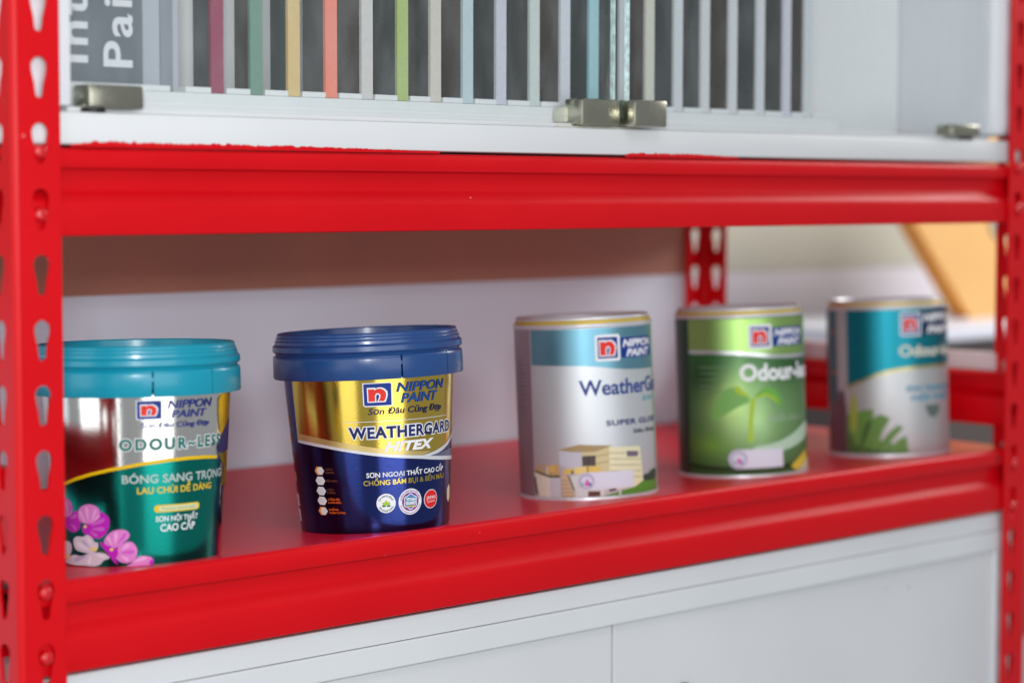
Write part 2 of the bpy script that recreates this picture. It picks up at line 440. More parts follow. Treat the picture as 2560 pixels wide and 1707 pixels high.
# slotted rail holding the sample boards
CARDS = [0.1606, 0.1913, 0.2218, 0.2530, 0.2839, 0.3154, 0.3455, 0.3757, 0.4078, 0.4410, 0.4723, 0.5023, 0.5345, 0.5633, 0.5955, 0.6270, 0.6600, 0.6937, 0.7270, 0.7540]
W_ = 0.0098
rail = thing('slotted_rail', 'white notched rail holding the sample boards upright behind the glass', 'rail', (0.46, 0.05, -0.1040))
part('rail_body', bx(0.0440, 0.800, 0.0300, 0.0560, -0.1038, -0.0920, bev=0.0005), PVC, rail)
edges = [0.0450, 0.1296]+[x for c in CARDS for x in (c-0.0002, c)]
xs = [(0.046, 0.1292)]
prev = 0.1292+0.0116
for c in CARDS:
    xs.append((prev, c-0.0004)); prev = c+W_+0.0018
xs.append((prev, 0.7985))
for a, b in xs:
    if b-a > 0.002:
        part('tooth', bx(a, b, 0.0302, 0.0550, -0.0919, -0.0882, bev=0.0004), PVC, rail)

NAMES = [('maroon', (150, 78, 100)), ('sage green', (118, 152, 138)), ('sand yellow', (214, 190, 138)), ('coral', (236, 142, 122)),
         ('light grey', (205, 205, 204)), ('lime green', (170, 190, 120)), ('pale beige', (206, 202, 194)), ('pale blue', (186, 208, 214)),
         ('lavender white', (200, 204, 218)), ('pale sage white', (200, 212, 210)), ('cool white', (206, 212, 222)), ('aqua', (160, 206, 214)),
         ('dim grey', (188, 196, 198)), ('cream', (206, 208, 196)), ('white', (208, 214, 218)), ('white', (208, 214, 218)), ('white', (206, 214, 216)),
         ('white', (206, 214, 216)), ('lilac white', (206, 208, 222)), ('white', (206, 214, 216))]
POSN = {12: 'dim grey edged sample board just right of the glass door joint', 14: 'white edged sample board next right of the cream edged one',
        15: 'white edged sample board second to the right of the cream one', 16: 'white edged sample board third to the right of the cream one',
        17: 'white edged sample board just left of the lilac white one', 19: 'white edged sample board at the far right end of the slotted rail'}
DEP = [0.020, 0.0175, 0.0195, 0.0250]
SLATE = [mat('slate_face_%d' % i, c, 0.30, 0, 0, 0.25, 14, rvar=0.08) for i, c in enumerate([(0.095, 0.105, 0.105, 1), (0.105, 0.095, 0.085, 1), (0.085, 0.105, 0.105, 1)])]
for i, x in enumerate(CARDS):
    n, c = NAMES[i]
    lab = POSN.get(i, n+' edged paint sample board standing in the slotted rail')
    t = thing('sample_board', lab, 'sample board', (x+W_/2, 0.045, -0.0919), 'paint sample boards in the display cabinet')
    dp = DEP[i] if i < 4 else 0.045
    tilt = random.uniform(-0.0012, 0.0012)
    e = part('colour_edge', bx(x, x+W_, 0.0310, 0.0335, -0.0917, 0.150), mat('board_edge_'+n.replace(' ', '_'), S(*c), 0.55, 0, 0, 0.05, 300, 0.15, 900), t)
    f = part('board_face', bx(x+0.0004, x+W_-0.0004, 0.0336, 0.0310+dp, -0.0917, 0.150), SLATE[i % 3], t)

sg = thing('sign_board', 'dark grey sign with large white rotated lettering behind the left glass', 'sign', (0.085, 0.047, -0.0880))
part('board', bx(0.0462, 0.1200, 0.0470, 0.0500, -0.0872, 0.150), SIGN, sg)
fl = thing('filler_panel', 'pale grey upright panel beside the dark grey sign', 'panel', (0.135, 0.06, -0.0919))
part('panel', bx(0.1400, 0.1440, 0.0430, 0.1100, -0.0915, 0.150), mat('pale_grey', (0.45, 0.49, 0.54, 1), 0.45), fl)
part('front_strip', bx(0.1215, 0.1395, 0.0570, 0.0610, -0.0915, 0.150), mat('pale_grey', (0.45, 0.49, 0.54, 1)), fl)

# ------------------------------------------------------------------ lower cabinet
lc = thing('base_cabinet', 'white cabinet with framed double doors below the lower shelf', 'cabinet', (0.52, 0.18, -0.75))
BX0, BX1 = 0.005, 1.0310
AL = mat('white_aluminium', (0.67, 0.70, 0.725, 1), 0.38, 0, 0, 0.03, 7, rvar=0.06, specks=((0.30, 0.28, 0.27, 1), 55, 0.12, 0.05))
part('top_rail', bx(BX0, BX1, 0.0080, 0.0300, -0.4584, -0.4425, bev=0.0006), AL, lc)
part('lower_rail', bx(BX0, BX1, 0.0065, 0.0300, -0.4762, -0.4588, bev=0.0010), AL, lc)
part('stile', bx(1.0060, BX1, 0.0070, 0.0300, -0.75, -0.4764, bev=0.0010), AL, lc)
part('stile', bx(BX0, 0.0460, 0.0070, 0.0300, -0.75, -0.4764, bev=0.0010), AL, lc)
for x0, x1 in ((0.0470, 0.5102), (0.5120, 1.0050)):
    dr = part('door', bx(x0, x1, 0.0125, 0.0280, -0.75, -0.4775, bev=0.0008), WHITE, lc)
    if x0 > 0.5:
        bm = bmesh.new()
        bmesh.ops.create_cone(bm, cap_ends=True, segments=24, radius1=0.0085, radius2=0.0085, depth=0.004, matrix=Matrix.Translation((0.5900, 0.0108, -0.5420)) @ Matrix.Rotation(math.pi/2, 4, 'X'))
        mesh_obj('lock', bm, mat('dark_metal', (0.12, 0.12, 0.14, 1), 0.35, 0.8), dr)
part('carcass', bx(BX0, BX1, 0.0305, 0.3700, -0.75, -0.4425), WHITE, lc)

# ------------------------------------------------------------------ what stands behind the rack
bbd = thing('backboard', 'pale lilac white board closing the back of the rack under a brown strip of painted shelf shadow', 'backboard', (0.4, 0.392, -0.75))
part('white_sheet', bx(-0.35, 1.0120, 0.3900, 0.3960, -0.75, -0.2375), BACKW, bbd)
part('shelf_shadow_strip', bx(-0.35, 1.0120, 0.3895, 0.3970, -0.2373, -0.1100), SHELF_SHADOW, bbd)  # shadow of the upper shelf, built as a coloured strip

WALL_UP = mat('beige_wall', S(196, 194, 182), 0.7, 0, 0, 0.03, 5)
WALL_LO = mat('pale_wall', S(226, 222, 232), 0.7, 0, 0, 0.03, 5)
wl = mesh_obj('wall', bx(-0.4, 3.6, 0.90, 0.95, -0.75, -0.2655), WALL_LO, None, (0, 0, Z0)); wl['kind'] = 'structure'
wu = mesh_obj('wall', bx(-0.4, 3.6, 0.898, 0.95, -0.2653, 0.55), WALL_UP, None, (0, 0, Z0)); wu['kind'] = 'structure'

st = thing('storage_box', 'dark box with pale grey lid behind the right end of the rack', 'box', (1.8, 0.6, -0.75))
part('lid', bx(1.500, 2.10, 0.500, 0.80, -0.3420, -0.3235, bev=0.003), mat('pale_lid', (0.60, 0.62, 0.70, 1), 0.4), st)
part('body', bx(1.512, 2.09, 0.510, 0.79, -0.75, -0.3422), mat('dark_box', (0.075, 0.06, 0.058, 1), 0.6), st)

ob = thing('orange_board', 'thick pale orange board tilted behind the right post', 'board', (1.85, 0.6, -0.3233))
def prism(pts, y0, y1):
    bm = bmesh.new()
    A = [bm.verts.new((x, y0, z)) for x, z in pts]; B = [bm.verts.new((x, y1, z)) for x, z in pts]
    bm.faces.new(A); bm.faces.new(B[::-1])
    for i in range(len(pts)):
        j = (i+1) % len(pts); bm.faces.new([A[i], B[i], B[j], A[j]])
    return bm
part('board', prism([(1.8258, -0.3233), (1.640, -0.137), (1.760, -0.020), (2.06, -0.020), (2.06, -0.3233)], 0.600, 0.628), mat('orange_wood', S(204, 160, 102), 0.5, 0, 0, 0.05, 8), ob)
part('edge_band', prism([(1.8256, -0.3233), (1.6398, -0.1370), (1.6378, -0.1390), (1.8216, -0.3233)], 0.6005, 0.6275), mat('orange_edge', S(206, 134, 50), 0.5), ob)
part('grey_plate', prism([(1.895+0.030*math.cos(a), -0.187+0.030*math.sin(a)) for a in [2*math.pi*i/24 for i in range(24)]], 0.596, 0.5998), mat('grey_plate', S(150, 152, 150), 0.5), ob)

pk = thing('white_plank', 'narrow whitish plank on edge outside the right side beam', 'plank', (1.05, 0.19, -0.36))
part('plank', bx(1.0400, 1.0540, 0.034, 0.352, -0.3600, -0.3010, bev=0.001), mat('plank_white', (0.74, 0.62, 0.64, 1), 0.45), pk)

# ------------------------------------------------------------------ label artwork wrapped on the cans
class Can:
    def __init__(s, name, label, cat, xy, lean, r0, r1, h1, group):
        s.r0, s.r1, s.h1 = r0, r1, h1; s.rm = (r0+r1)/2
        zz = Vector((lean[0], lean[1], 1)).normalized()
        rr = Vector((math.cos(YAW), -math.sin(YAW), 0)); rr = (rr-zz*rr.dot(zz)).normalized(); ff = zz.cross(rr)
        s.root = thing(name, label, cat, (xy[0], xy[1], surf(xy[1])), group)
        M = Matrix((rr, ff, zz)).transposed().to_4x4()
        M.translation = Vector((xy[0], xy[1], surf(xy[1])+Z0-0.0002))
        s.root.matrix_world = M
        for k in ('_fx', '_fy', '_fz'): del s.root[k]
        s.layer = 0
    def lathe(s, name, prof, material, parent=None, n=128, a0=0, a1=2*math.pi, sharp=35):
        return mesh_obj(name, lathe(prof, n, a0, a1), material, parent or s.root, smooth=True, sharp=sharp)
    def wrap(s, name, bm, material, off):
        """bm holds flat artwork in mm (x along the label, y up); bend it round the can"""
        xs = [v.co.x for v in bm.verts]
        if not xs: bm.free(); return None
        x = math.floor(min(xs)/2.5)*2.5+2.5
        while x < max(xs):
            bmesh.ops.bisect_plane(bm, geom=bm.verts[:]+bm.edges[:]+bm.faces[:], dist=1e-5, plane_co=(x, 0, 0), plane_no=(1, 0, 0))
            x += 2.5
        for v in bm.verts:
            h = v.co.y/1000; a = v.co.x/1000/s.rm
            r = s.r0+(s.r1-s.r0)*h/s.h1+off
            v.co = (r*math.sin(a), -r*math.cos(a), h)
        for f in bm.faces:
            c = f.calc_center_median(); f.normal_update()
            if f.normal.x*c.x+f.normal.y*c.y < 0: f.normal_flip()
        return mesh_obj(name, bm, material, s.body, smooth=True, norm=False, sharp=60)
    def off(s, l): return 0.00012+0.00010*l
    def poly(s, name, pts, material, layer):
        bm = bmesh.new()
        f = bm.faces.new([bm.verts.new((x, y, 0)) for x, y in pts])
        bmesh.ops.triangulate(bm, faces=[f])
        return s.wrap(name, bm, material, s.off(layer))
    def disc(s, name, cx, cy, rx, ry, material, layer, n=40):
        return s.poly(name, [(cx+rx*math.cos(2*math.pi*i/n), cy+ry*math.sin(2*math.pi*i/n)) for i in range(n)], material, layer)
    def rrect(s, name, x0, x1, y0, y1, rad, material, layer, corners=(1, 1, 1, 1)):
        pts = []
        for (cx, cy, a, on) in ((x1-rad, y1-rad, 0, corners[0]), (x0+rad, y1-rad, 90, corners[1]), (x0+rad, y0+rad, 180, corners[2]), (x1-rad, y0+rad, 270, corners[3])):
            if on:
                for i in range(7):
                    q = math.radians(a+15*i); pts.append((cx+rad*math.cos(q), cy+rad*math.sin(q)))
            else:
                q = math.radians(a+45); pts.append((cx+rad*(1 if math.cos(q) > 0 else -1), cy+rad*(1 if math.sin(q) > 0 else -1)))
        return s.poly(name, pts, material, layer)
    def text(s, body, x0, x1, y0, cap, material, layer, bold=0.0, shear=0.0, outline=None, ow=0.03, spacing=1.0, name='lettering'):
        if outline:
            s._text(name+'_outline', body, x0, x1, y0, cap, outline, layer, bold+ow, shear, spacing, ref=bold)
            layer += 1
        return s._text(name, body, x0, x1, y0, cap, material, layer, bold, shear, spacing, ref=bold)
    def _text(s, name, body, x0, x1, y0, cap, material, layer, bold, shear, spacing, ref):
        bm = text_bm(body, bold, shear, spacing)
        rx = text_bm(body, ref, shear, spacing); q = [v.co.x for v in rx.verts]; a, b = min(q), max(q); rx.free()
        kx = (x1-x0)/(b-a); ky = cap/0.69
        for v in bm.verts: v.co = (x0+(v.co.x-a)*kx, y0+v.co.y*ky, 0)
        return s.wrap(name, bm, material, s.off(layer))
    def ring_text(s, body, cx, cy, rad, size, a0, a1, material, layer, inward=False, bold=0.02):
        """text set round a circle from angle a0 to a1 (degrees)"""
        bm = text_bm(body, bold, 0, 1.0); q = [v.co.x for v in bm.verts]; mn, mxx = min(q), max(q)
        a0, a1 = math.radians(a0), math.radians(a1)
        for v in bm.verts:
            t = a0+(a1-a0)*(v.co.x-mn)/(mxx-mn); d = v.co.y/0.69*size
            rr = rad-d if inward else rad+d
            v.co = (cx+rr*math.cos(t), cy+rr*math.sin(t), 0)
        return s.wrap('lettering', bm, material, s.off(layer))
_tc = {}
def text_bm(body, bold, shear, spacing):
    key = (body, round(bold, 4), shear, spacing)
    if key not in _tc:
        cu = bpy.data.curves.new('txt', 'FONT'); cu.body = body; cu.size = 1.0; cu.offset = bold; cu.shear = shear; cu.space_character = spacing
        cu.resolution_u = 4; cu.fill_mode = 'FRONT'
        o = bpy.data.objects.new('txt', cu); COL.objects.link(o)
        dg = bpy.context.evaluated_depsgraph_get()
        me = bpy.data.meshes.new_from_object(o.evaluated_get(dg))
        bpy.data.objects.remove(o); bpy.data.curves.remove(cu)
        _tc[key] = me
    bm = bmesh.new(); bm.from_mesh(_tc[key])
    bmesh.ops.triangulate(bm, faces=bm.faces)
    for v in bm.verts: v.co.z = 0
    return bm

LOGO_BLUE = ink('logo_blue', S(18, 52, 136)); LOGO_RED = ink('logo_red', S(222, 48, 40)); INKW = ink('ink_white', (0.80, 0.82, 0.85, 1))
N_OUT = [(.145, .80), (.42, .80), (.44, .765), (.52, .80), (.64, .80), (.75, .735), (.835, .62), (.845, .47), (.815, .34), (.765, .175), (.15, .175)]
N_RED = [(.185, .735), (.385, .735), (.40, .685), (.48, .745), (.61, .745), (.70, .69), (.775, .59), (.79, .46), (.76, .33), (.715, .22), (.185, .22)]
N_TW = [(.41, .175), (.405, .45), (.445, .545), (.525, .56), (.59, .49), (.585, .38), (.50, .175)]
N_TB = [(.45, .20), (.445, .43), (.475, .505), (.53, .505), (.55, .45), (.535, .36), (.475, .20)]
def logo(can, x0, x1, y0, y1, layer, frame=0.035, blue_round=True):
    wdt, hgt = x1-x0, y1-y0
    can.rrect('logo_frame', x0, x1, y0, y1, wdt*0.09, INKW, layer, (1, 1, 1, 1) if not blue_round else (1, 0, 1, 0))
    can.rrect('logo_field', x0+wdt*frame, x1-wdt*frame, y0+wdt*frame, y1-wdt*frame, wdt*0.06, LOGO_BLUE, layer+1, (1, 0, 1, 0) if blue_round else (0, 0, 0, 0))
    for nm, pts, mt, l in (('logo_letter_outline', N_OUT, INKW, 2), ('logo_letter', N_RED, LOGO_RED, 3), ('logo_counter_outline', N_TW, INKW, 4), ('logo_counter', N_TB, LOGO_BLUE, 5)):
        can.poly(nm, [(x0+a*wdt, y0+b*hgt) for a, b in pts], mt, layer+l)

def ribbon(top, bot): return list(top)+list(bot)[::-1]
def smooth_pts(pts, k=2):
    """closed Chaikin smoothing"""
    for _ in range(k):
        o = []
        for i in range(len(pts)):
            a, b = pts[i], pts[(i+1) % len(pts)]
            o += [(a[0]*.75+b[0]*.25, a[1]*.75+b[1]*.25), (a[0]*.25+b[0]*.75, a[1]*.25+b[1]*.75)]
        pts = o
    return pts

# ------------------------------------------------------------------ the two plastic buckets
def bucket(name, label, xy, lean, lid_mat, body_mat, slits):
    c = Can(name, label, 'bucket', xy, lean, 0.0524, 0.0597, 0.105, 'plastic paint buckets')
    prof = [(0.0, 0.0022), (0.0480, 0.0022), (0.0500, 0.0006), (0.0512, 0.0), (0.0520, 0.0006), (0.0524, 0.0020)]
    prof += [(0.0524+(0.0597-0.0524)*h/105, h/1000) for h in range(6, 114, 4)]
    c.body = c.lathe('body', prof, body_mat)
    lid = [(0.0600, 0.112), (0.0645, 0.1235), (0.0650, 0.1250), (0.0662, 0.1258), (0.0668, 0.1268), (0.0667, 0.1300), (0.0655, 0.1312), (0.0652, 0.1316),
           (0.0650, 0.1336), (0.0644, 0.1341), (0.0643, 0.1343), (0.0642, 0.1358), (0.0637, 0.1362), (0.0636, 0.1364), (0.0634, 0.1380), (0.0626, 0.1390), (0.0614, 0.1390), (0.0608, 0.1382), (0.0604, 0.1310), (0.0590, 0.1300), (0.0, 0.1300)]
    ld = c.lathe('lid', lid, lid_mat, sharp=30)
    sk = [(0.0636, 0.1234), (0.0660, 0.1234), (0.0666, 0.1226), (0.0668, 0.1210), (0.0669, 0.1082), (0.0664, 0.1074), (0.0650, 0.1074), (0.0648, 0.1084), (0.0640, 0.1225), (0.0636, 0.1234)]
    a, b = [math.radians(q) for q in slits]; g = 0.0105
    for s0, s1 in ((a+g, b-g*0.6), (b+g*0.6, 2*math.pi+a-g)):
        mesh_obj('tamper_band', lathe(sk, 160, s0, s1), lid_mat, ld, smooth=True, sharp=35)
    for q in (a, b):
        bm = lathe([(0.0650, 0.1195), (0.0664, 0.1195), (0.0664, 0.1170), (0.0650, 0.1170), (0.0650, 0.1195)], 800, q-g, q+g)
        mesh_obj('band_bridge', bm, lid_mat, ld)
    return c

# blue bucket
LID_BLUE = mat('blue_lid_plastic', S(30, 70, 128), 0.30, 0, 0.15, 0.04, 30, 0.05, 300)
GOLD = foil('gold_foil', (0.78, 0.56, 0.10, 1), 0.17, 0.03); NAVY = foil('navy_foil', (0.035, 0.055, 0.24, 1), 0.16, 0.04)
b2 = bucket('paint_bucket', 'blue lidded bucket with gold and navy metallic label, second from left', (0.3269, 0.0691), (-0.016, 0.047), LID_BLUE, NAVY, (23.8, 58.6))
NAVY_TXT = ink('navy_ink', S(24, 34, 92)); BLUE_TXT = ink('blue_ink', S(26, 70, 140)); DKNAVY = ink('dark_navy_ink', S(22, 36, 70))
GOLD_TXT = foil('gold_letter_foil', (0.80, 0.62, 0.10, 1), 0.25); GOLD_PALE = mat('pale_gold_band', (0.80, 0.62, 0.24, 1), 0.30, 0.75)
SILVERW = mat('silver_white', (0.74, 0.76, 0.80, 1), 0.3, 0.3); ORANGE = ink('orange_ink', S(206, 88, 26))
def seg(pts, n=4):
    o = []
    for i in range(len(pts)-1):
        for k in range(n):
            q = k/n; o.append((pts[i][0]*(1-q)+pts[i+1][0]*q, pts[i][1]*(1-q)+pts[i+1][1]*q))
    return o+[pts[-1]]
wl_top = [(-57.5, 66.1), (-43, 64.9), (-29.6, 63.2), (-12.6, 60.1), (4, 57.2), (18.1, 55.1), (30, 53.8), (40.8, 52.7)]
sw_top = [(40.8, 52.7), (52, 54.4), (62, 56.8), (70, 59.4), (78, 62.6), (92, 67.5)]
b2.poly('gold_field', [(-57.2, 107.6)]+seg(wl_top)+seg(sw_top)[1:]+[(92, 107.6)], GOLD, 0)
b2.poly('pale_gold_band', ribbon([(-57.3, 70.6), (-43, 69.2), (-29.2, 67.1), (-13.3, 64.1), (0, 61.6), (13.7, 59.0), (40, 55.6), (49, 55.1)], [(-57.3, 66.1), (-43, 64.9), (-29.6, 63.2), (-12.6, 60.1), (4, 57.2), (18.1, 55.1), (40.8, 52.7), (48, 55.0)]), GOLD_PALE, 1)
b2.poly('white_stripe', ribbon(seg(wl_top)+[(50, 51.4), (62, 50.2), (76, 48.9), (92, 47.6)], seg([(-57.5, 64.1), (-43, 62.8), (-29.6, 61.1), (-12.6, 58.1), (4, 55.2), (18.1, 53.0), (30, 51.6), (40.8, 50.3)])+[(50, 48.9), (62, 47.5), (76, 46.2), (92, 44.9)]), SILVERW, 2)
b2.poly('white_stripe', ribbon(seg(sw_top), seg([(47.0, 51.6), (56, 52.7), (64, 54.6), (71, 57.2), (79, 60.6), (92, 65.2)])), SILVERW, 2)
b2.poly('grey_wedge', [(49, 51.5), (62.7, 53.4), (92, 54.6), (92, 47.6), (62, 50.2)], mat('grey_blue_print', S(110, 116, 150), 0.3, 0.5), 1)
b2.poly('label_edge', [(-57.4, 107.6), (-57.0, 107.6), (-57.5, 64.2), (-57.9, 64.2)], INKW, 1)
logo(b2, -0.6, 18.5, 88.7, 105.0, 2)
b2.text('NIPPON', 21.3, 62.0, 98.1, 6.0, BLUE_TXT, 3, 0.022, 0.22, outline=DKNAVY, ow=0.012)
b2.text('PAINT', 24.4, 54.7, 90.5, 6.1, BLUE_TXT, 3, 0.022, 0.22, outline=DKNAVY, ow=0.012)
b2.text('S\u01a1n \u0110\u00e2u C\u0169ng \u0110\u1eb9p', 2.1, 59.4, 83.3, 4.1, DKNAVY, 3, 0.02, 0.2)
b2.poly('hairline', ribbon([(-14.3, 78.75), (18.7, 78.6), (67, 78.5)], [(-14.3, 78.4), (18.7, 78.2), (67, 78.1)]), SILVERW, 2)
b2.text('WEATHERGARD', -11.3, 72.4, 67.2, 7.3, NAVY_TXT, 3, 0.038, 0.0, outline=INKW, ow=0.06, spacing=1.10)
b2.text('HITEX', 11.7, 51.0, 57.6, 6.1, INKW, 3, 0.05, 0.3, spacing=1.05)
b2.text('S\u01a0N NGO\u1ea0I TH\u1ea4T CAO C\u1ea4P', -0.9, 63.4, 40.1, 3.15, INKW, 1, 0.02)
b2.text('CH\u1ed0NG B\u00c1M B\u1ee4I & B\u1ec0N M\u00c0U', -3.3, 65.2, 34.7, 3.3, GOLD_TXT, 1, 0.02)
# round badges
LEAFG = ink('leaf_green', S(160, 200, 60)); TEALG = ink('teal_green', S(40, 122, 104)); PURP = ink('purple_ink', S(128, 48, 140)); BADGEB = ink('badge_blue', S(62, 132, 176))
b2.disc('badge', 12.1, 21.9, 6.9, 6.7, INKW, 1)
b2.ring_text('GreenLabel', 12.1, 21.9, 4.5, 1.5, 163, 22, TEALG, 2)
b2.ring_text('SINGAPORE', 12.1, 21.9, 6.0, 1.4, 205, 335, TEALG, 2, inward=True)
def leaf(can, cx, cy, l, wd, ang, m, layer):
    pts = [(0, 0), (.25, .45), (.55, .5), (.85, .28), (1, 0), (.85, -.28), (.55, -.5), (.25, -.45)]
    ca, sa = math.cos(math.radians(ang)), math.sin(math.radians(ang))
    can.poly('leaf_print', smooth_pts([(cx+x*l*ca-y*wd*sa, cy+x*l*sa+y*wd*ca) for x, y in pts], 1), m, layer)
for a, mt, ll in ((90, LEAFG, 3.6), (35, LEAFG, 3.5), (145, LEAFG, 3.5), (-12, TEALG, 3.2), (192, TEALG, 3.2)):
    leaf(b2, 12.1, 20.6, ll, 2.1, a, mt, 2 if mt is TEALG else 3)
b2.disc('badge', 30.4, 21.7, 9.3, 9.0, INKW, 1)
b2.disc('badge_ring', 30.4, 21.7, 6.7, 6.5, PURP, 2)
def star(cx, cy, r, amp, k, n=60): return [(cx+(r+amp*math.cos(k*2*math.pi*i/n))*math.cos(2*math.pi*i/n+.5), cy+(r+amp*math.cos(k*2*math.pi*i/n))*math.sin(2*math.pi*i/n+.5)) for i in range(n)]
b2.poly('badge_star', star(30.4, 21.7, 5.35, 0.45, 6), INKW, 3)
b2.poly('badge_field', star(30.4, 21.7, 4.75, 0.40, 6), BADGEB, 4)
b2.text('TITAN', 26.7, 34.4, 22.3, 1.9, INKW, 5, 0.05); b2.text('GUARD', 26.4, 34.6, 19.8, 1.9, INKW, 5, 0.05)
b2.poly('badge_bar', [(27.2, 18.9), (33.8, 18.9), (33.6, 18.0), (27.0, 18.0)], ink('bar_yellow', S(222, 170, 50)), 5)
b2.ring_text('CH\u1ed0NG B\u00c1M B\u1ee4I & B\u1ec0N M\u00c0U', 30.4, 21.7, 7.1, 1.2, 172, 8, PURP, 2)
b2.ring_text('DIRT PICK-UP RESISTANCE & LONG LASTING COLOUR', 30.4, 21.7, 8.4, 0.9, 195, 345, PURP, 2, inward=True)
b2.disc('badge', 49.0, 21.7, 7.0, 6.6, INKW, 1)
b2.disc('badge_field', 49.0, 21.7, 6.5, 6.15, ink('badge_red', S(214, 30, 38)), 2)
b2.text('JAPAN', 44.4, 53.8, 21.6, 2.3, INKW, 3, 0.004); b2.text('QUALITY', 45.0, 53.4, 19.3, 1.4, INKW, 3, 0.0)
# hexagon icons
HEXG = ink('hex_orange', S(232, 150, 60)); HEXW = ink('hex_white', (0.66, 0.68, 0.72, 1))
def hexagon(can, cx, cy, rx, ry, layer, tint):
    pts = [(cx+rx*math.cos(math.radians(60*i)), cy+ry*math.sin(math.radians(60*i))) for i in range(6)]
    can.poly('hexagon', pts, HEXG if tint else INKW, layer)
    q = [(cx+(0.9 if tint else 0.0)+(rx-.55-(0.6 if tint else 0))*math.cos(math.radians(60*i)), cy+(ry-.45)*math.sin(math.radians(60*i))) for i in range(6)]
    can.poly('hexagon_field', q, HEXW, layer+1)
TXS = [('CH\u1ed0NG', 'B\u00c1M B\u1ee4I', 7.0), ('B\u1ec0N M\u00c0U', None, 9.0), ('CH\u1ed0NG', 'KI\u1ec0M', 6.5), ('CH\u1ed0NG R\u00caU', '& N\u1ea4M M\u1ed0C', 11.0), ('CH\u1ed0NG', 'TH\u1ea4M T\u01af\u1edcNG', 13.5)]
for i, cy in enumerate((45.2, 38.3, 31.2, 24.4, 17.3)):
    hexagon(b2, -36.6, cy, 4.5, 3.25, 1, i in (0, 4))
    a, b, wd = TXS[i]
    o_ = ORANGE if i > 2 else ink('dim_orange_ink', S(96, 52, 36))
    if b:
        b2.text(a, -31.2, -31.2+wd*(0.62 if i in (4,) else 0.9), cy+0.5, 1.25, o_, 1, 0.03)
        b2.text(b, -31.2, -31.2+wd, cy-1.7, 1.25, o_, 1, 0.03)
    else: b2.text(a, -31.2, -31.2+wd, cy-0.6, 1.25, o_, 1, 0.03)
for cy in (78.3, 66.1, 52.2, 39.0):
    b2.poly('hexagon', [(-73.5+4.2*math.cos(math.radians(60*i+30)), cy+4.4*math.sin(math.radians(60*i+30))) for i in range(6)], ink('hex_pale', S(206, 160, 130)), 1)
for cy in (22.5, 12.0): b2.rrect('data_panel', -79.0, -69.5, cy-4.4, cy+4.4, 0.4, INKW, 1)
b2.poly('hexagon', [(76.0+4.2*math.cos(math.radians(60*i+30)), 22.6+6.5*math.sin(math.radians(60*i+30))) for i in range(6)], ink('hex_cream', S(214, 208, 170)), 1)

# teal bucket
LID_TEAL = mat('teal_lid_plastic', S(6, 146, 172), 0.30, 0, 0.15, 0.04, 30, 0.05, 300)
SILVER = foil('silver_foil', (0.84, 0.83, 0.79, 1), 0.13, 0.05); GREENF = foil('green_foil', (0.010, 0.29, 0.235, 1), 0.22, 0.04)
b1 = bucket('paint_bucket', 'teal lidded bucket with silver and green label and pink orchids, far left', (0.1329, 0.0747), (0.008, 0.030), LID_TEAL, SILVER, (18.4, 54.5))
GRN_TXT = ink('green_ink', S(8, 104, 92)); BLU1 = ink('royal_blue_ink', S(40, 52, 128)); YEL = ink('yellow_ink', S(222, 190, 40)); GYT = ink('grey_green_ink', S(176, 190, 186))
gt = [(-100, 40), (-70, 44.0), (-45, 52.8), (-33, 56.8), (-20.5, 60.3), (-7.8, 63.2), (3.8, 65.2), (11.3, 66.5), (28.6, 68.3), (42.5, 68.7), (55, 68.3), (68.5, 67.2)]
b1.poly('green_field', ribbon([(x, y-1.0) for x, y in gt], [(-100, 0.6), (-40, 0.6), (0, 0.6), (40, 0.6), (76, 0.6)])[:len(gt)]+[(72, 64.0), (76, 56), (77, 0.6), (-100, 0.6)], GREENF, 0)
b1.poly('gold_stripe', ribbon(gt, [(x, y-2.1) for x, y in gt]), ink('stripe_yellow', S(226, 186, 20), 0.3), 1)
b1.poly('gold_swirl', smooth_pts([(66.5, 108.0), (100, 108), (100, 46), (81, 46), (76.5, 49), (80, 57), (77, 62), (69.5, 67.3), (74, 72), (72, 80), (67.5, 90)], 1), mat('yellow_gold', (0.72, 0.50, 0.04, 1), 0.25, 0.85), 2)
b1.poly('purple_swirl', smooth_pts([(67.0, 72.0), (74, 82), (90, 90), (100, 92), (100, 68), (84, 69), (74, 67.5)], 1), ink('deep_violet', S(44, 36, 92)), 3)
logo(b1, 9.0, 24.2, 93.0, 105.2, 2)
b1.text('NIPPON', 27.5, 60.2, 99.6, 5.0, BLU1, 2, 0.022, 0.22); b1.text('PAINT', 30.0, 55.4, 93.8, 4.5, BLU1, 2, 0.022, 0.22)
b1.text('S\u01a1n \u0110\u00e2u C\u0169ng \u0110\u1eb9p', 11.2, 58.0, 87.9, 3.1, BLU1, 2, 0.02, 0.2)
b1.text('ODOUR~LESS', -1.5, 71.0, 74.3, 6.6, GRN_TXT, 2, 0.040, 0.0, outline=INKW, ow=0.05, spacing=1.30)
b1.text('B\u00d3NG SANG TR\u1eccNG', -0.5, 75.2, 53.5, 5.0, GYT, 1, 0.02)
b1.text('LAU CH\u00d9I D\u1ec4 D\u00c0NG', 8.6, 62.6, 46.8, 3.9, YEL, 1, 0.02)
b1.rrect('pill', 19.0, 51.6, 34.6, 39.2, 2.2, YEL, 1); b1.rrect('pill_centre', 22.0, 50.0, 35.4, 38.4, 1.4, ink('pill_pale', S(206, 214, 176)), 2)
b1.text('Premium interior paint', 24.0, 48.0, 36.2, 1.5, ink('pill_text', S(150, 160, 80)), 3, 0.01)
b1.text('S\u01a0N N\u1ed8I TH\u1ea4T', 20.1, 50.6, 28.9, 3.1, INKW, 1, 0.02); b1.text('CAO C\u1ea4P', 23.1, 48.2, 22.6, 4.4, INKW, 1, 0.02)
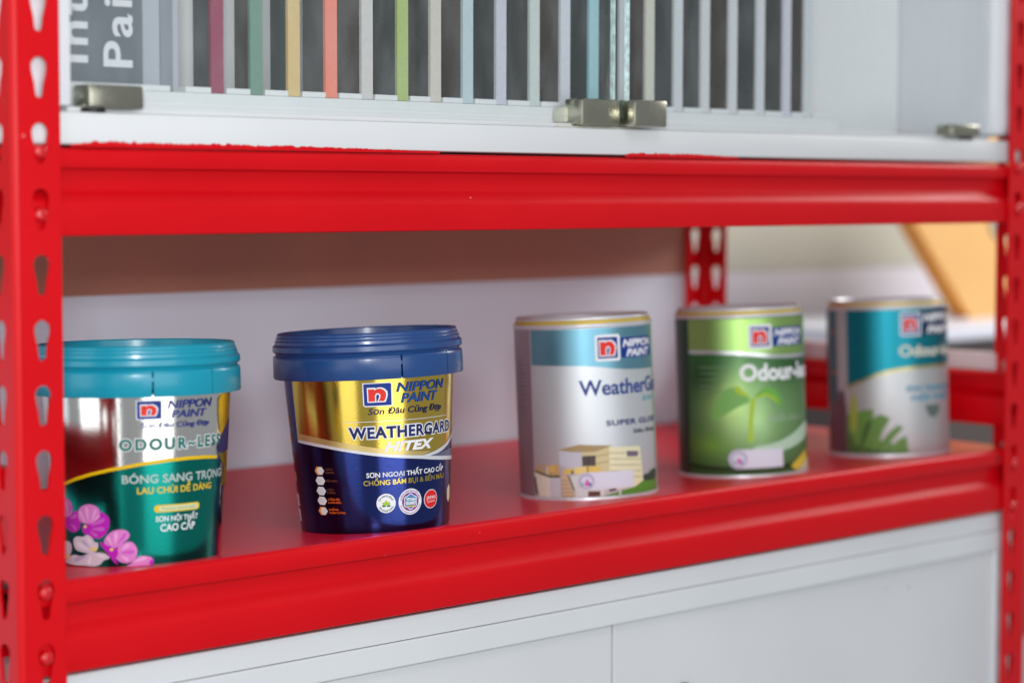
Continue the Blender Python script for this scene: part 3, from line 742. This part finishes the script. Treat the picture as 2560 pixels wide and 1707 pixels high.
PINK = ink('orchid_pink', S(214, 130, 206)); MAG = ink('orchid_magenta', S(184, 32, 184)); WHF = ink('orchid_white', S(206, 198, 214)); FYE = ink('orchid_yellow', S(232, 206, 110)); PPALE = ink('orchid_pale', S(228, 172, 222)); FST = ink('orchid_stem', S(90, 96, 40))
FL = [('mg1', MAG, 1, [(-46.5, 30.3), (-37.4, 34.9), (-32.2, 36.2), (-30.8, 30.4), (-32.1, 24.4), (-36.7, 21.6), (-43.2, 22.2), (-47.4, 25.3)]),
 ('pk1', PINK, 2, [(-52, 40), (-46.3, 43.7), (-41.1, 43.4), (-37.6, 39.9), (-37.3, 35.9), (-40.1, 31.8), (-47.4, 30.8), (-53, 32)]),
 ('mg2', MAG, 1, [(-20.5, 35.7), (-16.5, 36.8), (-12.3, 34.5), (-9.3, 32.0), (-9.7, 27.1), (-11.9, 22.2), (-16.5, 18.6), (-22.3, 18.9), (-29.6, 21.6), (-30.6, 25.5), (-25.1, 29.2)]),
 ('pk2', PINK, 2, [(-33.1, 34.2), (-30.7, 38.3), (-24.2, 40.7), (-18.5, 39.7), (-15.4, 36.9), (-16.2, 31.9), (-21.6, 27.8), (-29.0, 28.0), (-32.8, 30.3)]),
 ('pk3', PINK, 2, [(-14.4, 17.2), (-10.8, 22.2), (-5.5, 24.7), (0.6, 24.6), (3.5, 22.1), (2.9, 19.2), (-0.7, 16.8), (-3.9, 13.3), (-9.2, 12.8), (-13.4, 14.3)]),
 ('pk4', PINK, 3, [(-3.8, 14.3), (1.4, 17.2), (5.4, 16.7), (8.1, 12.6), (7.7, 8.2), (5.0, 4.4), (-0.1, 3.0), (-5.3, 5.0), (-7.8, 8.4)]),
 ('mg3', MAG, 4, [(-17.1, 17.6), (-13.4, 15.2), (-7.0, 13.3), (-4.0, 11.4), (-5.2, 7.4), (-7.3, 6.4), (-4.3, 2.5), (-7.5, 3.5), (-11.5, 9.4), (-16.2, 14.2)]),
 ('wh1', WHF, 3, [(-39.6, 17.0), (-35.4, 19.7), (-29.9, 19.1), (-26.4, 21.2), (-22.8, 19.9), (-20.7, 16.0), (-17.8, 16.6), (-18.7, 11.2), (-24.3, 9.0), (-30.8, 9.6), (-38.0, 10.6)]),
 ('wh2', WHF, 4, [(-32.5, 6.6), (-25.5, 9.4), (-18.2, 10.2), (-12.6, 9.3), (-9.7, 6.4), (-15.1, 5.3), (-17.0, 2.3), (-22.4, 0.9), (-29.5, 1.3), (-36.1, 0.9), (-48.6, 0.9), (-51.5, 3.0), (-40.0, 8.0)]),
 ('wh0', WHF, 5, [(-55, 14), (-50.9, 15.0), (-44.0, 16.1), (-40.5, 13.9), (-41.5, 8.9), (-45.9, 4.5), (-53.2, 3.3)]),
 ('bud', PINK, 2, [(-1.2, 1.5), (4.0, 2.9), (7.2, 7.3), (13.3, 8.0), (18.9, 5.8), (17.8, 1.9), (14.2, 1.1)]),
 ('budm', MAG, 3, [(15.2, 3.0), (16.8, 5.4), (18.9, 5.3), (18.1, 2.3), (16.3, 1.5)]),
 ('ye', FYE, 6, [(-24.6, 12.4), (-21.5, 13.5), (-18.6, 12.2), (-19.3, 10.7), (-23.5, 11.0)]), ('ye1', FYE, 6, [(-10.2, 12.8), (-7.5, 13.3), (-7.6, 11.4), (-9.8, 10.9)]),
 ('ye2', FYE, 6, [(-28.5, 26.6), (-25.9, 27.2), (-26.1, 25.2), (-28.0, 25.1)]), ('ye0', FYE, 6, [(-48.6, 6.3), (-43.9, 7.2), (-44.3, 4.7), (-48.3, 4.3)]), ('st', FST, 1, [(-18.1, 11.2), (-12.5, 10.3), (-13.7, 9.3), (-18.2, 10.0)])]
for nm, mt, ly, pts in FL: b1.poly('orchid_print', smooth_pts(pts, 2), mt, ly)
OMID = ink('orchid_mid', S(200, 92, 198)); OLIT = ink('orchid_lit', S(224, 218, 230)); OSH = ink('orchid_shade', S(176, 164, 198))
def petal(x0, y0, x1, y1, wd, mt, ly):
    # a narrow streak widening from the flower's heart to the petal's rim
    dx, dy = x1-x0, y1-y0; l = math.hypot(dx, dy); nx, ny = -dy/l*wd, dx/l*wd
    b1.poly('orchid_print', smooth_pts([(x0, y0), (x0+dx*.45+nx*.7, y0+dy*.45+ny*.7), (x0+dx*.85+nx, y0+dy*.85+ny), (x1, y1), (x0+dx*.85-nx, y0+dy*.85-ny), (x0+dx*.45-nx*.7, y0+dy*.45-ny*.7)], 2), mt, ly)
for a_ in ((-26.5, 27.5, -31.5, 36.5, 1.1, PPALE, 4), (-24.5, 28.5, -25.5, 39.2, 1.3, PPALE, 4), (-22.5, 28.5, -18.2, 37.8, 1.0, PPALE, 4), (-21.0, 30.0, -15.8, 33.5, .8, PPALE, 4),
           (-24, 26, -12.0, 31.5, 1.5, OMID, 3), (-23.5, 24.6, -12.5, 25.0, 1.5, OMID, 3), (-24.5, 23.6, -18.0, 20.2, 1.2, OMID, 3),
           (-8.0, 14.0, -11.5, 20.3, 1.2, PPALE, 4), (-6.5, 14.5, -5.2, 23.4, 1.3, PPALE, 4), (-5.0, 15.0, 1.6, 22.8, 1.1, OMID, 4), (-3.0, 11.5, 3.2, 15.4, 1.1, PPALE, 5), (-3.5, 10.0, 6.6, 10.8, 1.5, OMID, 5), (-3.5, 8.6, 2.4, 5.0, 1.2, PPALE, 5),
           (-42.5, 33.0, -43.5, 42.0, 1.4, PPALE, 4), (-40.5, 33.5, -38.6, 39.0, .9, OMID, 4), (-42, 30, -33.6, 33.0, 1.4, OMID, 3), (-41, 27.5, -35, 23.6, 1.3, OMID, 3),
           (-24.0, 11.0, -36.5, 15.4, 1.5, OLIT, 5), (-24.0, 12.5, -31.0, 17.4, 1.0, OSH, 5), (-22.8, 13.6, -25.8, 19.4, 1.0, OLIT, 5), (-22.0, 9.0, -13.0, 7.2, 1.0, OLIT, 5), (-24.0, 8.5, -26.5, 2.0, 1.6, OLIT, 5), (-26.0, 8.0, -40.0, 3.6, 1.5, OSH, 5), (-47, 6.5, -44.5, 14.4, 1.2, OLIT, 6),
           (3.0, 3.4, 14.5, 6.8, 1.2, PPALE, 3)):
    petal(*a_)

# ------------------------------------------------------------------ the three tin cans
TIN = mat('tinplate', (0.72, 0.75, 0.80, 1), 0.34, 0.5); GOLDTIN = mat('gold_lacquer_tin', (0.70, 0.52, 0.09, 1), 0.38, 0.35)
def tin(name, label, xy, lean, body_mat):
    c = Can(name, label, 'paint can', xy, lean, 0.0540, 0.0540, 0.13, 'tin paint cans')
    c.body = c.lathe('body', [(0.0538, 0.0030), (0.0540, 0.0036), (0.0540, 0.0600), (0.0540, 0.1322), (0.0538, 0.1330)], body_mat)
    c.lathe('bottom_rim', [(0.0, 0.0030), (0.0510, 0.0030), (0.0520, 0.0), (0.0540, 0.0), (0.0547, 0.0006), (0.0549, 0.0016), (0.0547, 0.0028), (0.0539, 0.0032)], TIN, sharp=50)
    c.lathe('top_rim', [(0.0539, 0.1328), (0.0546, 0.1334), (0.0548, 0.1344), (0.0545, 0.1354), (0.0536, 0.1358), (0.0526, 0.1352)], TIN, sharp=50)
    ld = c.lathe('lid', [(0.0520, 0.1384), (0.0524, 0.1390), (0.0522, 0.1404), (0.0514, 0.1412), (0.0500, 0.1412), (0.0490, 0.1402), (0.0486, 0.1360), (0.0, 0.1360)], TIN, sharp=40)
    c.lathe('gold_ring', [(0.0536, 0.1350), (0.0536, 0.1358), (0.0532, 0.1370), (0.0526, 0.1382), (0.0518, 0.1388), (0.0506, 0.1384)], GOLDTIN, sharp=60)
    return c
def can_logo(c, dx=0.0):
    logo(c, 7.2+dx, 27.6+dx, 106.8, 127.0, 2, frame=0.10, blue_round=False)
    c.rrect('name_panel', 28.3+dx, 66.0+dx, 108.6, 124.0, 0.5, LOGO_BLUE, 2, (0, 0, 0, 0))
    c.text('NIPPON', 30.0+dx, 65.0+dx, 117.0, 5.4, INKW, 3, 0.035, 0.25); c.text('PAINT', 33.3+dx, 62.4+dx, 109.6, 5.4, INKW, 3, 0.035, 0.25)

PEARL = mat('pearl_print', (0.60, 0.635, 0.66, 1), 0.50, 0.60, 0, 0.02, 20, 0.06, 1200)
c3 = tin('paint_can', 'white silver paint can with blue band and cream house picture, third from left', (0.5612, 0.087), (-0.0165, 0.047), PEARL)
BANDB = mat('blue_metal_band', (0.16, 0.36, 0.46, 1), 0.40, 0.80, 0, 0, 40, 0.06, 1200)
c3.poly('blue_band', [(-46.8, 132.2), (-47.0, 105.0), (-25, 104.6), (-2.0, 103.9), (10, 102.6), (18.7, 101.3), (30.2, 99.9), (44, 99.1), (56, 98.8), (72.0, 98.8), (72.0, 132.2)], BANDB, 0)
GREY_P = mat('grey_print', S(150, 128, 138), 0.35, 0.4)
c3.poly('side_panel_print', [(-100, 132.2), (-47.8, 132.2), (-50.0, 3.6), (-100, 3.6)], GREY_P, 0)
c3.poly('green_stripe', [(69.0, 132.0), (71.8, 132.0), (71.8, 3.6), (70.0, 3.6)], ink('mint_print', S(120, 168, 140)), 1)
for i in range(14):
    yy = 108-i*3.3
    c3.text(('ipsum thinner area'[:6+(i*5) % 11]), -64, -64+7+(i*37 % 50)/10, yy, 1.5, ink('fine_print', S(74, 58, 70)), 1, 0.02, name='fine_print') if False else c3.poly('fine_print', [(-66, yy), (-66+5+(i*37 % 60)/10, yy), (-66+5+(i*37 % 60)/10, yy+0.7), (-66, yy+0.7)], ink('fine_print', S(84, 66, 78)), 1)
can_logo(c3)
BLUEG = ink('label_blue', S(44, 66, 136))
c3.text('WeatherGard', -6.3, 86.0, 81.3, 11.2, BLUEG, 1, 0.022)
c3.text('EX+', 50.0, 72.0, 74.3, 3.4, ink('teal_ink', S(70, 160, 168)), 1, 0.02)
c3.text('SUPER GLOSS', 13.6, 72.0, 57.4, 3.9, ink('label_navy', S(44, 44, 106)), 1, 0.03, spacing=1.08)
c3.text('Si\u00eau B\u00f3ng', 37.4, 68.0, 50.1, 3.2, ink('label_dark', S(54, 52, 66)), 1, 0.02)
HC = lambda n, c: ink('house_'+n, c, 0.4, 0.05)
cream = HC('cream', S(220, 214, 178)); cream2 = HC('cream_shade', S(198, 184, 140)); whiteh = HC('white', S(204, 204, 204)); roofm = HC('roof', S(160, 138, 96)); dkw = HC('window', S(74, 62, 60)); yel = HC('yellow', S(214, 180, 84)); brn = HC('orange', S(186, 154, 108)); grn = HC('lawn', S(86, 140, 50)); dgr = HC('shrub', S(46, 68, 50)); hedge = HC('hedge', S(70, 72, 46)); step = HC('steps', S(196, 170, 140)); gar = HC('garage', S(92, 50, 30)); line_ = HC('siding', S(160, 148, 108))
for nm, pts, mt, ly in [
    ('picture_wall', [(-23.9, 39.81), (-6.0, 39.1), (-6.5, 24.0), (-23.9, 28.0)], HC('lilac_wall', S(186, 186, 198)), 1), ('picture_wall', [(-6.0, 39.6), (15.1, 41.2), (14.4, 18.0), (-6.5, 20.0)], cream2, 1),
    ('picture_wall', [(15.1, 41.3), (43.8, 39.6), (46.5, 12.0), (36, 8.5), (14.0, 8.5)], cream, 2), ('picture_roof', [(-25.5, 40.0), (-8.5, 44.0), (18.0, 42.2), (4.0, 38.2), (-12, 38.4)], roofm, 3),
    ('picture_window', [(-6.0, 35.1), (4.4, 35.4), (4.1, 27.4), (-6.0, 27.8)], dkw, 3), ('picture_window', [(30.1, 37.1), (41.2, 36.1), (41.0, 31.9), (29.9, 32.7)], HC('pane', S(112, 100, 118)), 3),
    ('picture_terrace', [(-46.5, 28.2), (-24.4, 28.7), (-23.7, 20.5), (-32.4, 20.2), (-47.5, 24.0)], brn, 1), ('picture_terrace', [(-20.5, 24.4), (-13, 26.4), (-12.6, 22.4), (-21.0, 21.4)], yel, 2), ('picture_terrace', [(-12.2, 26.6), (-2.6, 27.0), (-2.8, 22.0), (-12.0, 21.4)], HC('yellow_pale', S(222, 198, 118)), 2), ('picture_terrace', [(-1.6, 27.2), (7.2, 27.0), (7.0, 22.0), (-1.8, 22.0)], yel, 4), ('picture_figure', [(-14.6, 24.2), (-13.2, 24.4), (-13.0, 21.6), (-14.6, 21.4)], dkw, 4), ('picture_pole', [(-2.4, 28.6), (-1.7, 28.6), (-1.9, 21.6), (-2.6, 21.6)], dkw, 4), ('picture_mullion', [(-1.2, 35.2), (-0.6, 35.2), (-0.7, 27.6), (-1.3, 27.6)], HC('frame', S(40, 36, 34)), 4), ('picture_terrace', [(-33.5, 28.4), (-28.0, 28.2), (-28.2, 23.0), (-33.8, 23.4)], HC('ochre', S(206, 170, 96)), 2), ('picture_column', [(-35.6, 27.4), (-34.2, 27.4), (-34.2, 20.6), (-35.6, 21.0)], whiteh, 4), ('picture_post', [(22.0, 8.0), (23.4, 8.2), (23.4, 3.8), (22.0, 3.8)], whiteh, 5),
    ('picture_terrace', [(-44, 27.6), (-35, 28), (-35, 24), (-45, 25)], HC('taupe', S(176, 150, 130)), 2),
    ('picture_hedge', [(-48.0, 24.2), (-32.4, 20.4), (-24.0, 20.6), (-24.0, 19.0), (-33.0, 18.8), (-48.2, 22.8)], hedge, 3), ('picture_wall', [(-49.2, 22.7), (-33.0, 18.8), (-33, 3.7), (-44.0, 3.7)], HC('podium', S(214, 208, 192)), 2),
    ('picture_wall', [(-33.0, 18.8), (-23.9, 19.0), (-23.9, 3.7), (-33, 3.7)], HC('pale', S(190, 188, 196)), 2), ('picture_steps', [(-22.9, 20.6), (-18.1, 20.6), (-12.2, 3.7), (-23.3, 3.7)], step, 2),
    ('picture_rail', [(-18.1, 20.7), (-16.4, 20.7), (-12.2, 9.1), (-13.6, 9.1)], HC('rail', S(120, 112, 106)), 3), ('picture_wall', [(-16, 20.0), (-8, 20), (10, 14), (10, 3.7), (-12.2, 3.7), (-12.2, 9.1)], whiteh, 2),
    ('picture_garage', [(-2.5, 8.2), (6.9, 7.9), (6.7, 3.9), (-2.6, 3.9)], gar, 3), ('picture_lawn', [(8.1, 3.8), (70, 3.7), (70.0, 12.2), (46.4, 13.0), (36.9, 9.0), (22, 6.5)], grn, 3), ('picture_shrub', smooth_pts([(45.7, 13.0), (46.5, 17.5), (52, 17.0), (60, 20), (70, 20.5), (70, 12.2), (56, 11.5)], 1), dgr, 4),
    ('picture_window', [(14.0, 9.0), (19.5, 9.4), (19.5, 7.6), (14, 7.0)], dkw, 4), ('picture_door', [(-49.0, 19.0), (-47.0, 18.6), (-45.6, 6), (-48, 6)], dkw, 3)]:
    c3.poly(nm, pts, mt, ly)
for i in range(5):
    c3.poly('picture_siding', [(15.1, 37.0-4.6*i), (44.4, 34.6-4.6*i), (44.4, 34.1-4.6*i), (15.1, 36.4-4.6*i)], line_, 2)
    c3.poly('picture_step', [(-23.0, 17.0-3.0*i), (-17.6+1.1*i, 17.0-3.0*i), (-17.4+1.1*i, 16.3-3.0*i), (-23.0, 16.3-3.0*i)], HC('step_shade', S(158, 132, 108)), 3)
for i in range(2): c3.poly('picture_siding', [(-6.0, 33.8-6*i), (15.1, 36.2-5.6*i), (15.1, 35.6-5.6*i), (-6.0, 33.2-6*i)], roofm, 2)
STK = ink('sticker_white', S(206, 208, 222), 0.5, 0)
def sticker(c, x0, x1, y0, y1, ly):
    cy = (y0+y1)/2; r = (y1-y0)/2
    c.poly('sticker', [(x1, y0+0.3), (x1, y1-0.3), (x0+r, y1)]+[(x0+r+r*math.cos(math.radians(a)), cy+r*math.sin(math.radians(a))) for a in range(105, 260, 15)]+[(x0+r, y0)], STK, ly)
    c.disc('sticker_badge', x0+r+.2, cy, r*0.93, r*0.93, ink('badge_pale', S(178, 172, 200), 0.5, 0), ly+1)
    c.disc('sticker_badge_field', x0+r+.2, cy-0.4, r*0.62, r*0.62, STK, ly+2)
    c.poly('sticker_drop', smooth_pts([(x0+r-1.6, cy-2.4), (x0+r+0.6, cy+2.6), (x0+r+2.6, cy-1.2), (x0+r+1.6, cy-3.6), (x0+r-0.6, cy-3.8)], 2), ink('drop_pink', S(206, 92, 176)), ly+3)
    c.disc('sticker_drop', x0+r+2.6, cy-2.4, 1.2, 1.5, ink('drop_blue', S(84, 80, 160)), ly+3, 16)
    c.disc('sticker_drop', x0+r-3.0, cy-2.2, 1.1, 1.3, ink('drop_green', S(120, 176, 150)), ly+3, 16)
sticker(c3, -10.3, 35.2, 9.1, 22.6, 5)

# green can: the printed picture is a soft light on leaves, a procedural print
GP = bpy.data.materials.new('green_leaf_print'); GP.use_nodes = True
nt = GP.node_tree; b = nt.nodes['Principled BSDF']; b.inputs['Metallic'].default_value = 0.30; b.inputs['Roughness'].default_value = 0.4
tc = nt.nodes.new('ShaderNodeTexCoord')
def blob(cx, cz, rx, rz):
    sub = nt.nodes.new('ShaderNodeMapping'); sub.inputs['Location'].default_value = (-cx/rx, 0, -cz/rz); sub.inputs['Scale'].default_value = (1/rx, 0, 1/rz)
    nt.links.new(tc.outputs['Object'], sub.inputs[0])
    g = nt.nodes.new('ShaderNodeTexGradient'); g.gradient_type = 'QUADRATIC_SPHERE'; nt.links.new(sub.outputs[0], g.inputs[0])
    return g.outputs['Fac']
def mixc(fac, a, bcol):
    mxn = nt.nodes.new('ShaderNodeMix'); mxn.data_type = 'RGBA'
    nt.links.new(fac, mxn.inputs[0])
    if isinstance(a, tuple): mxn.inputs[6].default_value = a
    else: nt.links.new(a, mxn.inputs[6])
    mxn.inputs[7].default_value = bcol
    return mxn.outputs[2]
cc = mixc(blob(0.006, 0.048, 0.080, 0.070), S(52, 104, 54), S(160, 200, 136))
cc = mixc(blob(-0.014, 0.062, 0.036, 0.044), cc, S(182, 220, 126))
cc = mixc(blob(-0.030, 0.028, 0.030, 0.022), cc, S(120, 176, 70))
cc = mixc(blob(0.044, 0.090, 0.034, 0.020), cc, S(28, 66, 34))
cc = mixc(blob(-0.036, 0.085, 0.026, 0.032), cc, S(34, 66, 36))
cc = mixc(blob(0.000, 0.007, 0.070, 0.007), cc, S(20, 34, 12))
nt.links.new(cc, b.inputs['Base Color'])
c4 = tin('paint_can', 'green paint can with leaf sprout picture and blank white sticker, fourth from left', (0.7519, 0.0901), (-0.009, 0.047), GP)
LIME = mat('lime_metal_band', (0.34, 0.56, 0.17, 1), 0.42, 0.85, 0, 0, 40, 0.06, 1200)
sb = [(-54, 106.8), (-30, 106.6), (-7.4, 105.5), (10, 103.5), (24.1, 101.6), (45, 101.0), (76, 101.0)]
c4.poly('lime_band', [(-53.8, 132.2)]+sb+[(76, 132.2)], LIME, 0)
c4.poly('silver_stripe', ribbon(sb, [(x, y-3.0) for x, y in sb]), mat('silver_print', (0.66, 0.68, 0.70, 1), 0.3, 0.7), 1)
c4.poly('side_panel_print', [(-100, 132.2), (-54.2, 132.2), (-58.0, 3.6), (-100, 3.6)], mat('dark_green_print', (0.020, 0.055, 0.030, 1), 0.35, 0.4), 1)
can_logo(c4, -5.6)
c4.text('Odour-less', -6.2, 76.0, 81.3, 12.8, INKW, 1, 0.035)
c4.text('All-in-1', 15.3, 58.0, 45.9, 7.0, ink('dim_white', S(150, 172, 150)), 2, 0.0)
for i in range(5): c4.poly('fine_print', [(-42, 92-5*i), (-14-(i*7 % 11), 92-5*i), (-14-(i*7 % 11), 92.9-5*i), (-42, 92.9-5*i)], ink('fine_print_green', S(104, 140, 104)), 1)
SPR = ink('sprout', S(158, 190, 40)); SPR2 = ink('sprout_leaf', S(104, 166, 70))
c4.poly('sprout_stem', [(-0.8, 30.3), (3.2, 30.2), (3.4, 48), (6.0, 66.6), (2.4, 66.7), (0.4, 50)], SPR, 2)
c4.poly('sprout_leaf', smooth_pts([(4.0, 66.6), (10, 72.5), (17.4, 76.1), (27.8, 70.4), (31.2, 57.0), (25.0, 61.5), (15.1, 69.2)], 2), SPR2, 1)
c4.poly('sprout_leaf', smooth_pts([(4.4, 66.7), (-2.5, 71.0), (-7.3, 77.2), (-12, 76), (-9, 70)], 1), SPR, 1)
c4.poly('sprout_stem', smooth_pts([(3.6, 65.6), (9, 68.6), (15, 70.8), (24, 66.2), (28, 60), (24, 63), (15.6, 68.6), (9, 66.6)], 1), SPR, 2)
c4.poly('white_swoosh', smooth_pts([(0.1, 26.3), (22, 28.4), (40, 34), (59.0, 42.5), (72, 44), (72, 33.0), (50, 26), (33.7, 22.2), (10.1, 19.8)], 1), ink('swoosh_pale', S(172, 200, 176)), 1)
c4.poly('yellow_flash', [(38.1, 8.5), (52, 15.5), (63.5, 20.4), (66.8, 10.8), (45.2, 3.7)], ink('flash_yellow', S(204, 184, 60)), 2)
c4.poly('pale_flash', [(47, 3.7), (66.8, 12.8), (74, 12), (74, 3.7)], ink('flash_pale', S(196, 196, 170)), 3)
c4.poly('dark_swoosh', seg([(-57.5, 12.6), (-34, 10.6), (-10.6, 9.6), (15, 9.4), (44, 11.2)])+seg([(44, 7.4), (15, 6.8), (-10, 6.6), (-34, 7.4), (-57.5, 9.2)]), ink('swoosh_dark', S(34, 52, 24)), 1)
c4.poly('leaf_print', smooth_pts([(3.5, 64), (-3, 70), (-10, 77), (-20, 74), (-29, 62), (-33, 46), (-22, 52), (-8, 60)], 2), ink('pale_leaf', S(114, 168, 88)), 0)
sticker(c4, -17.6, 29.4, 8.4, 24.4, 5)

# teal and white can
SILV = mat('silver_grey_print', (0.50, 0.52, 0.53, 1), 0.46, 0.55, 0, 0, 40, 0.06, 1200)
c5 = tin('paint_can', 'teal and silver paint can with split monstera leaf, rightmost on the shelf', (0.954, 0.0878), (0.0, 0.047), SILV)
TEALB = mat('teal_metal_band', (0.008, 0.23, 0.30, 1), 0.40, 0.75, 0, 0, 40, 0.06, 1200)
arc = [(-48, 64.0), (-40, 67.6), (-32.2, 70.7), (-19.8, 75.4), (-10, 78.2), (-2.2, 79.8), (16.3, 81.5), (35, 82.0), (76, 82.4)]
c5.poly('teal_band', [(-47.6, 132.2)]+arc+[(76, 132.2)], TEALB, 0)
c5.poly('olive_stripe', ribbon(arc, [(x, y-2.6) for x, y in arc]), mat('olive_gold', (0.48, 0.42, 0.14, 1), 0.3, 0.7), 1)
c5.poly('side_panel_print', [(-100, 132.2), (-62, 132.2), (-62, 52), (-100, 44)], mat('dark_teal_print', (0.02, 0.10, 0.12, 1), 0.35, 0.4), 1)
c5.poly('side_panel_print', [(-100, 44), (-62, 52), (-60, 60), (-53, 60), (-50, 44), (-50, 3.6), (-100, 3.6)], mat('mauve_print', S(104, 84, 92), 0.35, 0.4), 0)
for cy, cl in ((112, (190, 80, 50)), (98, (80, 90, 140)), (88, (70, 110, 170)), (76, (196, 120, 60)), (67, (70, 120, 90))): c5.disc('side_icon', -66.5, cy, 2.4, 2.4, ink('icon_%d' % cy, S(*cl)), 2, 16)
logo(c5, 2.6, 22.4, 108.4, 129.2, 2, frame=0.08, blue_round=False)
c5.rrect('name_panel', 23.2, 72.0, 108.6, 130.2, 0.5, ink('deep_teal_navy', S(22, 52, 84)), 1, (0, 0, 0, 0))
c5.text('NIPPON', 24.9, 70.0, 121.0, 6.6, INKW, 2, 0.045, 0.25); c5.text('PAINT', 29.2, 67.0, 110.4, 6.3, INKW, 2, 0.045, 0.25)
c5.text('Odour-less', 1.0, 72.0, 90.5, 9.4, ink('warm_white', S(216, 214, 196)), 1, 0.03)
for t_, a_, b_2, y_ in (('S\u01a0N TRANG TR\u00cd', 6.9, 66.0, 59.4), ('N\u1ed8I TH\u1ea4T', 11.6, 62.0, 51.0)): c5.text(t_, a_, b_2, y_, 4.2, ink('aqua_ink', S(60, 140, 172)), 1, 0.04)
c5.poly('shield_badge', [(24.9, 46.2), (44.0, 46.2), (42.5, 39.0), (36, 34.2), (29.1, 36.6)], ink('grey_green', S(92, 108, 102)), 1)
LG1 = ink('monstera_green', S(96, 134, 66)); LG2 = ink('monstera_dark', S(66, 100, 48)); LG3 = ink('monstera_lime', S(150, 160, 72))
c5.poly('leaf_print', [(-49.2, 4.2), (-49.7, 36.4), (-44, 47), (-40, 40), (-33.0, 42.8), (-23.0, 44.1), (-23, 35), (-19.0, 38.8), (-14.8, 39.0), (-7.9, 35.6), (-14.5, 24.5), (-17.7, 16.8), (-15.4, 15.6), (-9, 23.5), (-1.0, 29.6), (3.7, 27.0), (-3, 20.5), (-8.4, 14.4), (-6.1, 12.2), (0.5, 17.5), (5.9, 19.9), (7.9, 4.4)], LG1, 1)
c5.poly('leaf_print', [(-42.0, 60.5), (-38.5, 52), (-37.5, 40), (-40, 20), (-46, 26), (-46.5, 42)], LG3, 2)
c5.poly('leaf_print', [(-49.2, 4.2), (-48.5, 22), (-40, 12), (-28, 9), (-14, 7), (7.9, 4.4)], LG2, 2)
c5.poly('leaf_print', [(-31, 30), (-25.5, 36), (-24.5, 30), (-30, 14), (-36, 8), (-34, 20)], LG2, 2)

for (xa, ya, xb_, yb_) in ((-44, 8, -40, 52), (-40, 8, -30, 40), (-34, 7, -21, 36), (-24, 7, -11, 35), (-16, 6, 0, 26), (-8, 5.5, 4, 18)):
    dx, dy = xb_-xa, yb_-ya; l = math.hypot(dx, dy); nx, ny = -dy/l*0.45, dx/l*0.45
    c5.poly('leaf_vein', [(xa+nx, ya+ny), (xb_, yb_), (xa-nx, ya-ny)], ink('vein_pale', S(136, 160, 92)), 3)

# ------------------------------------------------------------------ lettering on the sign in the cabinet
for body, xb, zs, cap, mt in (('Interior', 0.0795, -0.0775, 0.0205, SIGNW), ('Paint', 0.1118, -0.0790, 0.0205, SIGNW)):
    bm = text_bm(body, 0.018, 0, 1.16)
    k = cap/0.69
    for v in bm.verts: v.co = (xb-v.co.y*k, 0.0466, zs+v.co.x*k*1.15)
    part('lettering', bm, mt, sg)

for o in scene.objects:
    for k in ('_fx', '_fy', '_fz'):
        if k in o.keys(): del o[k]
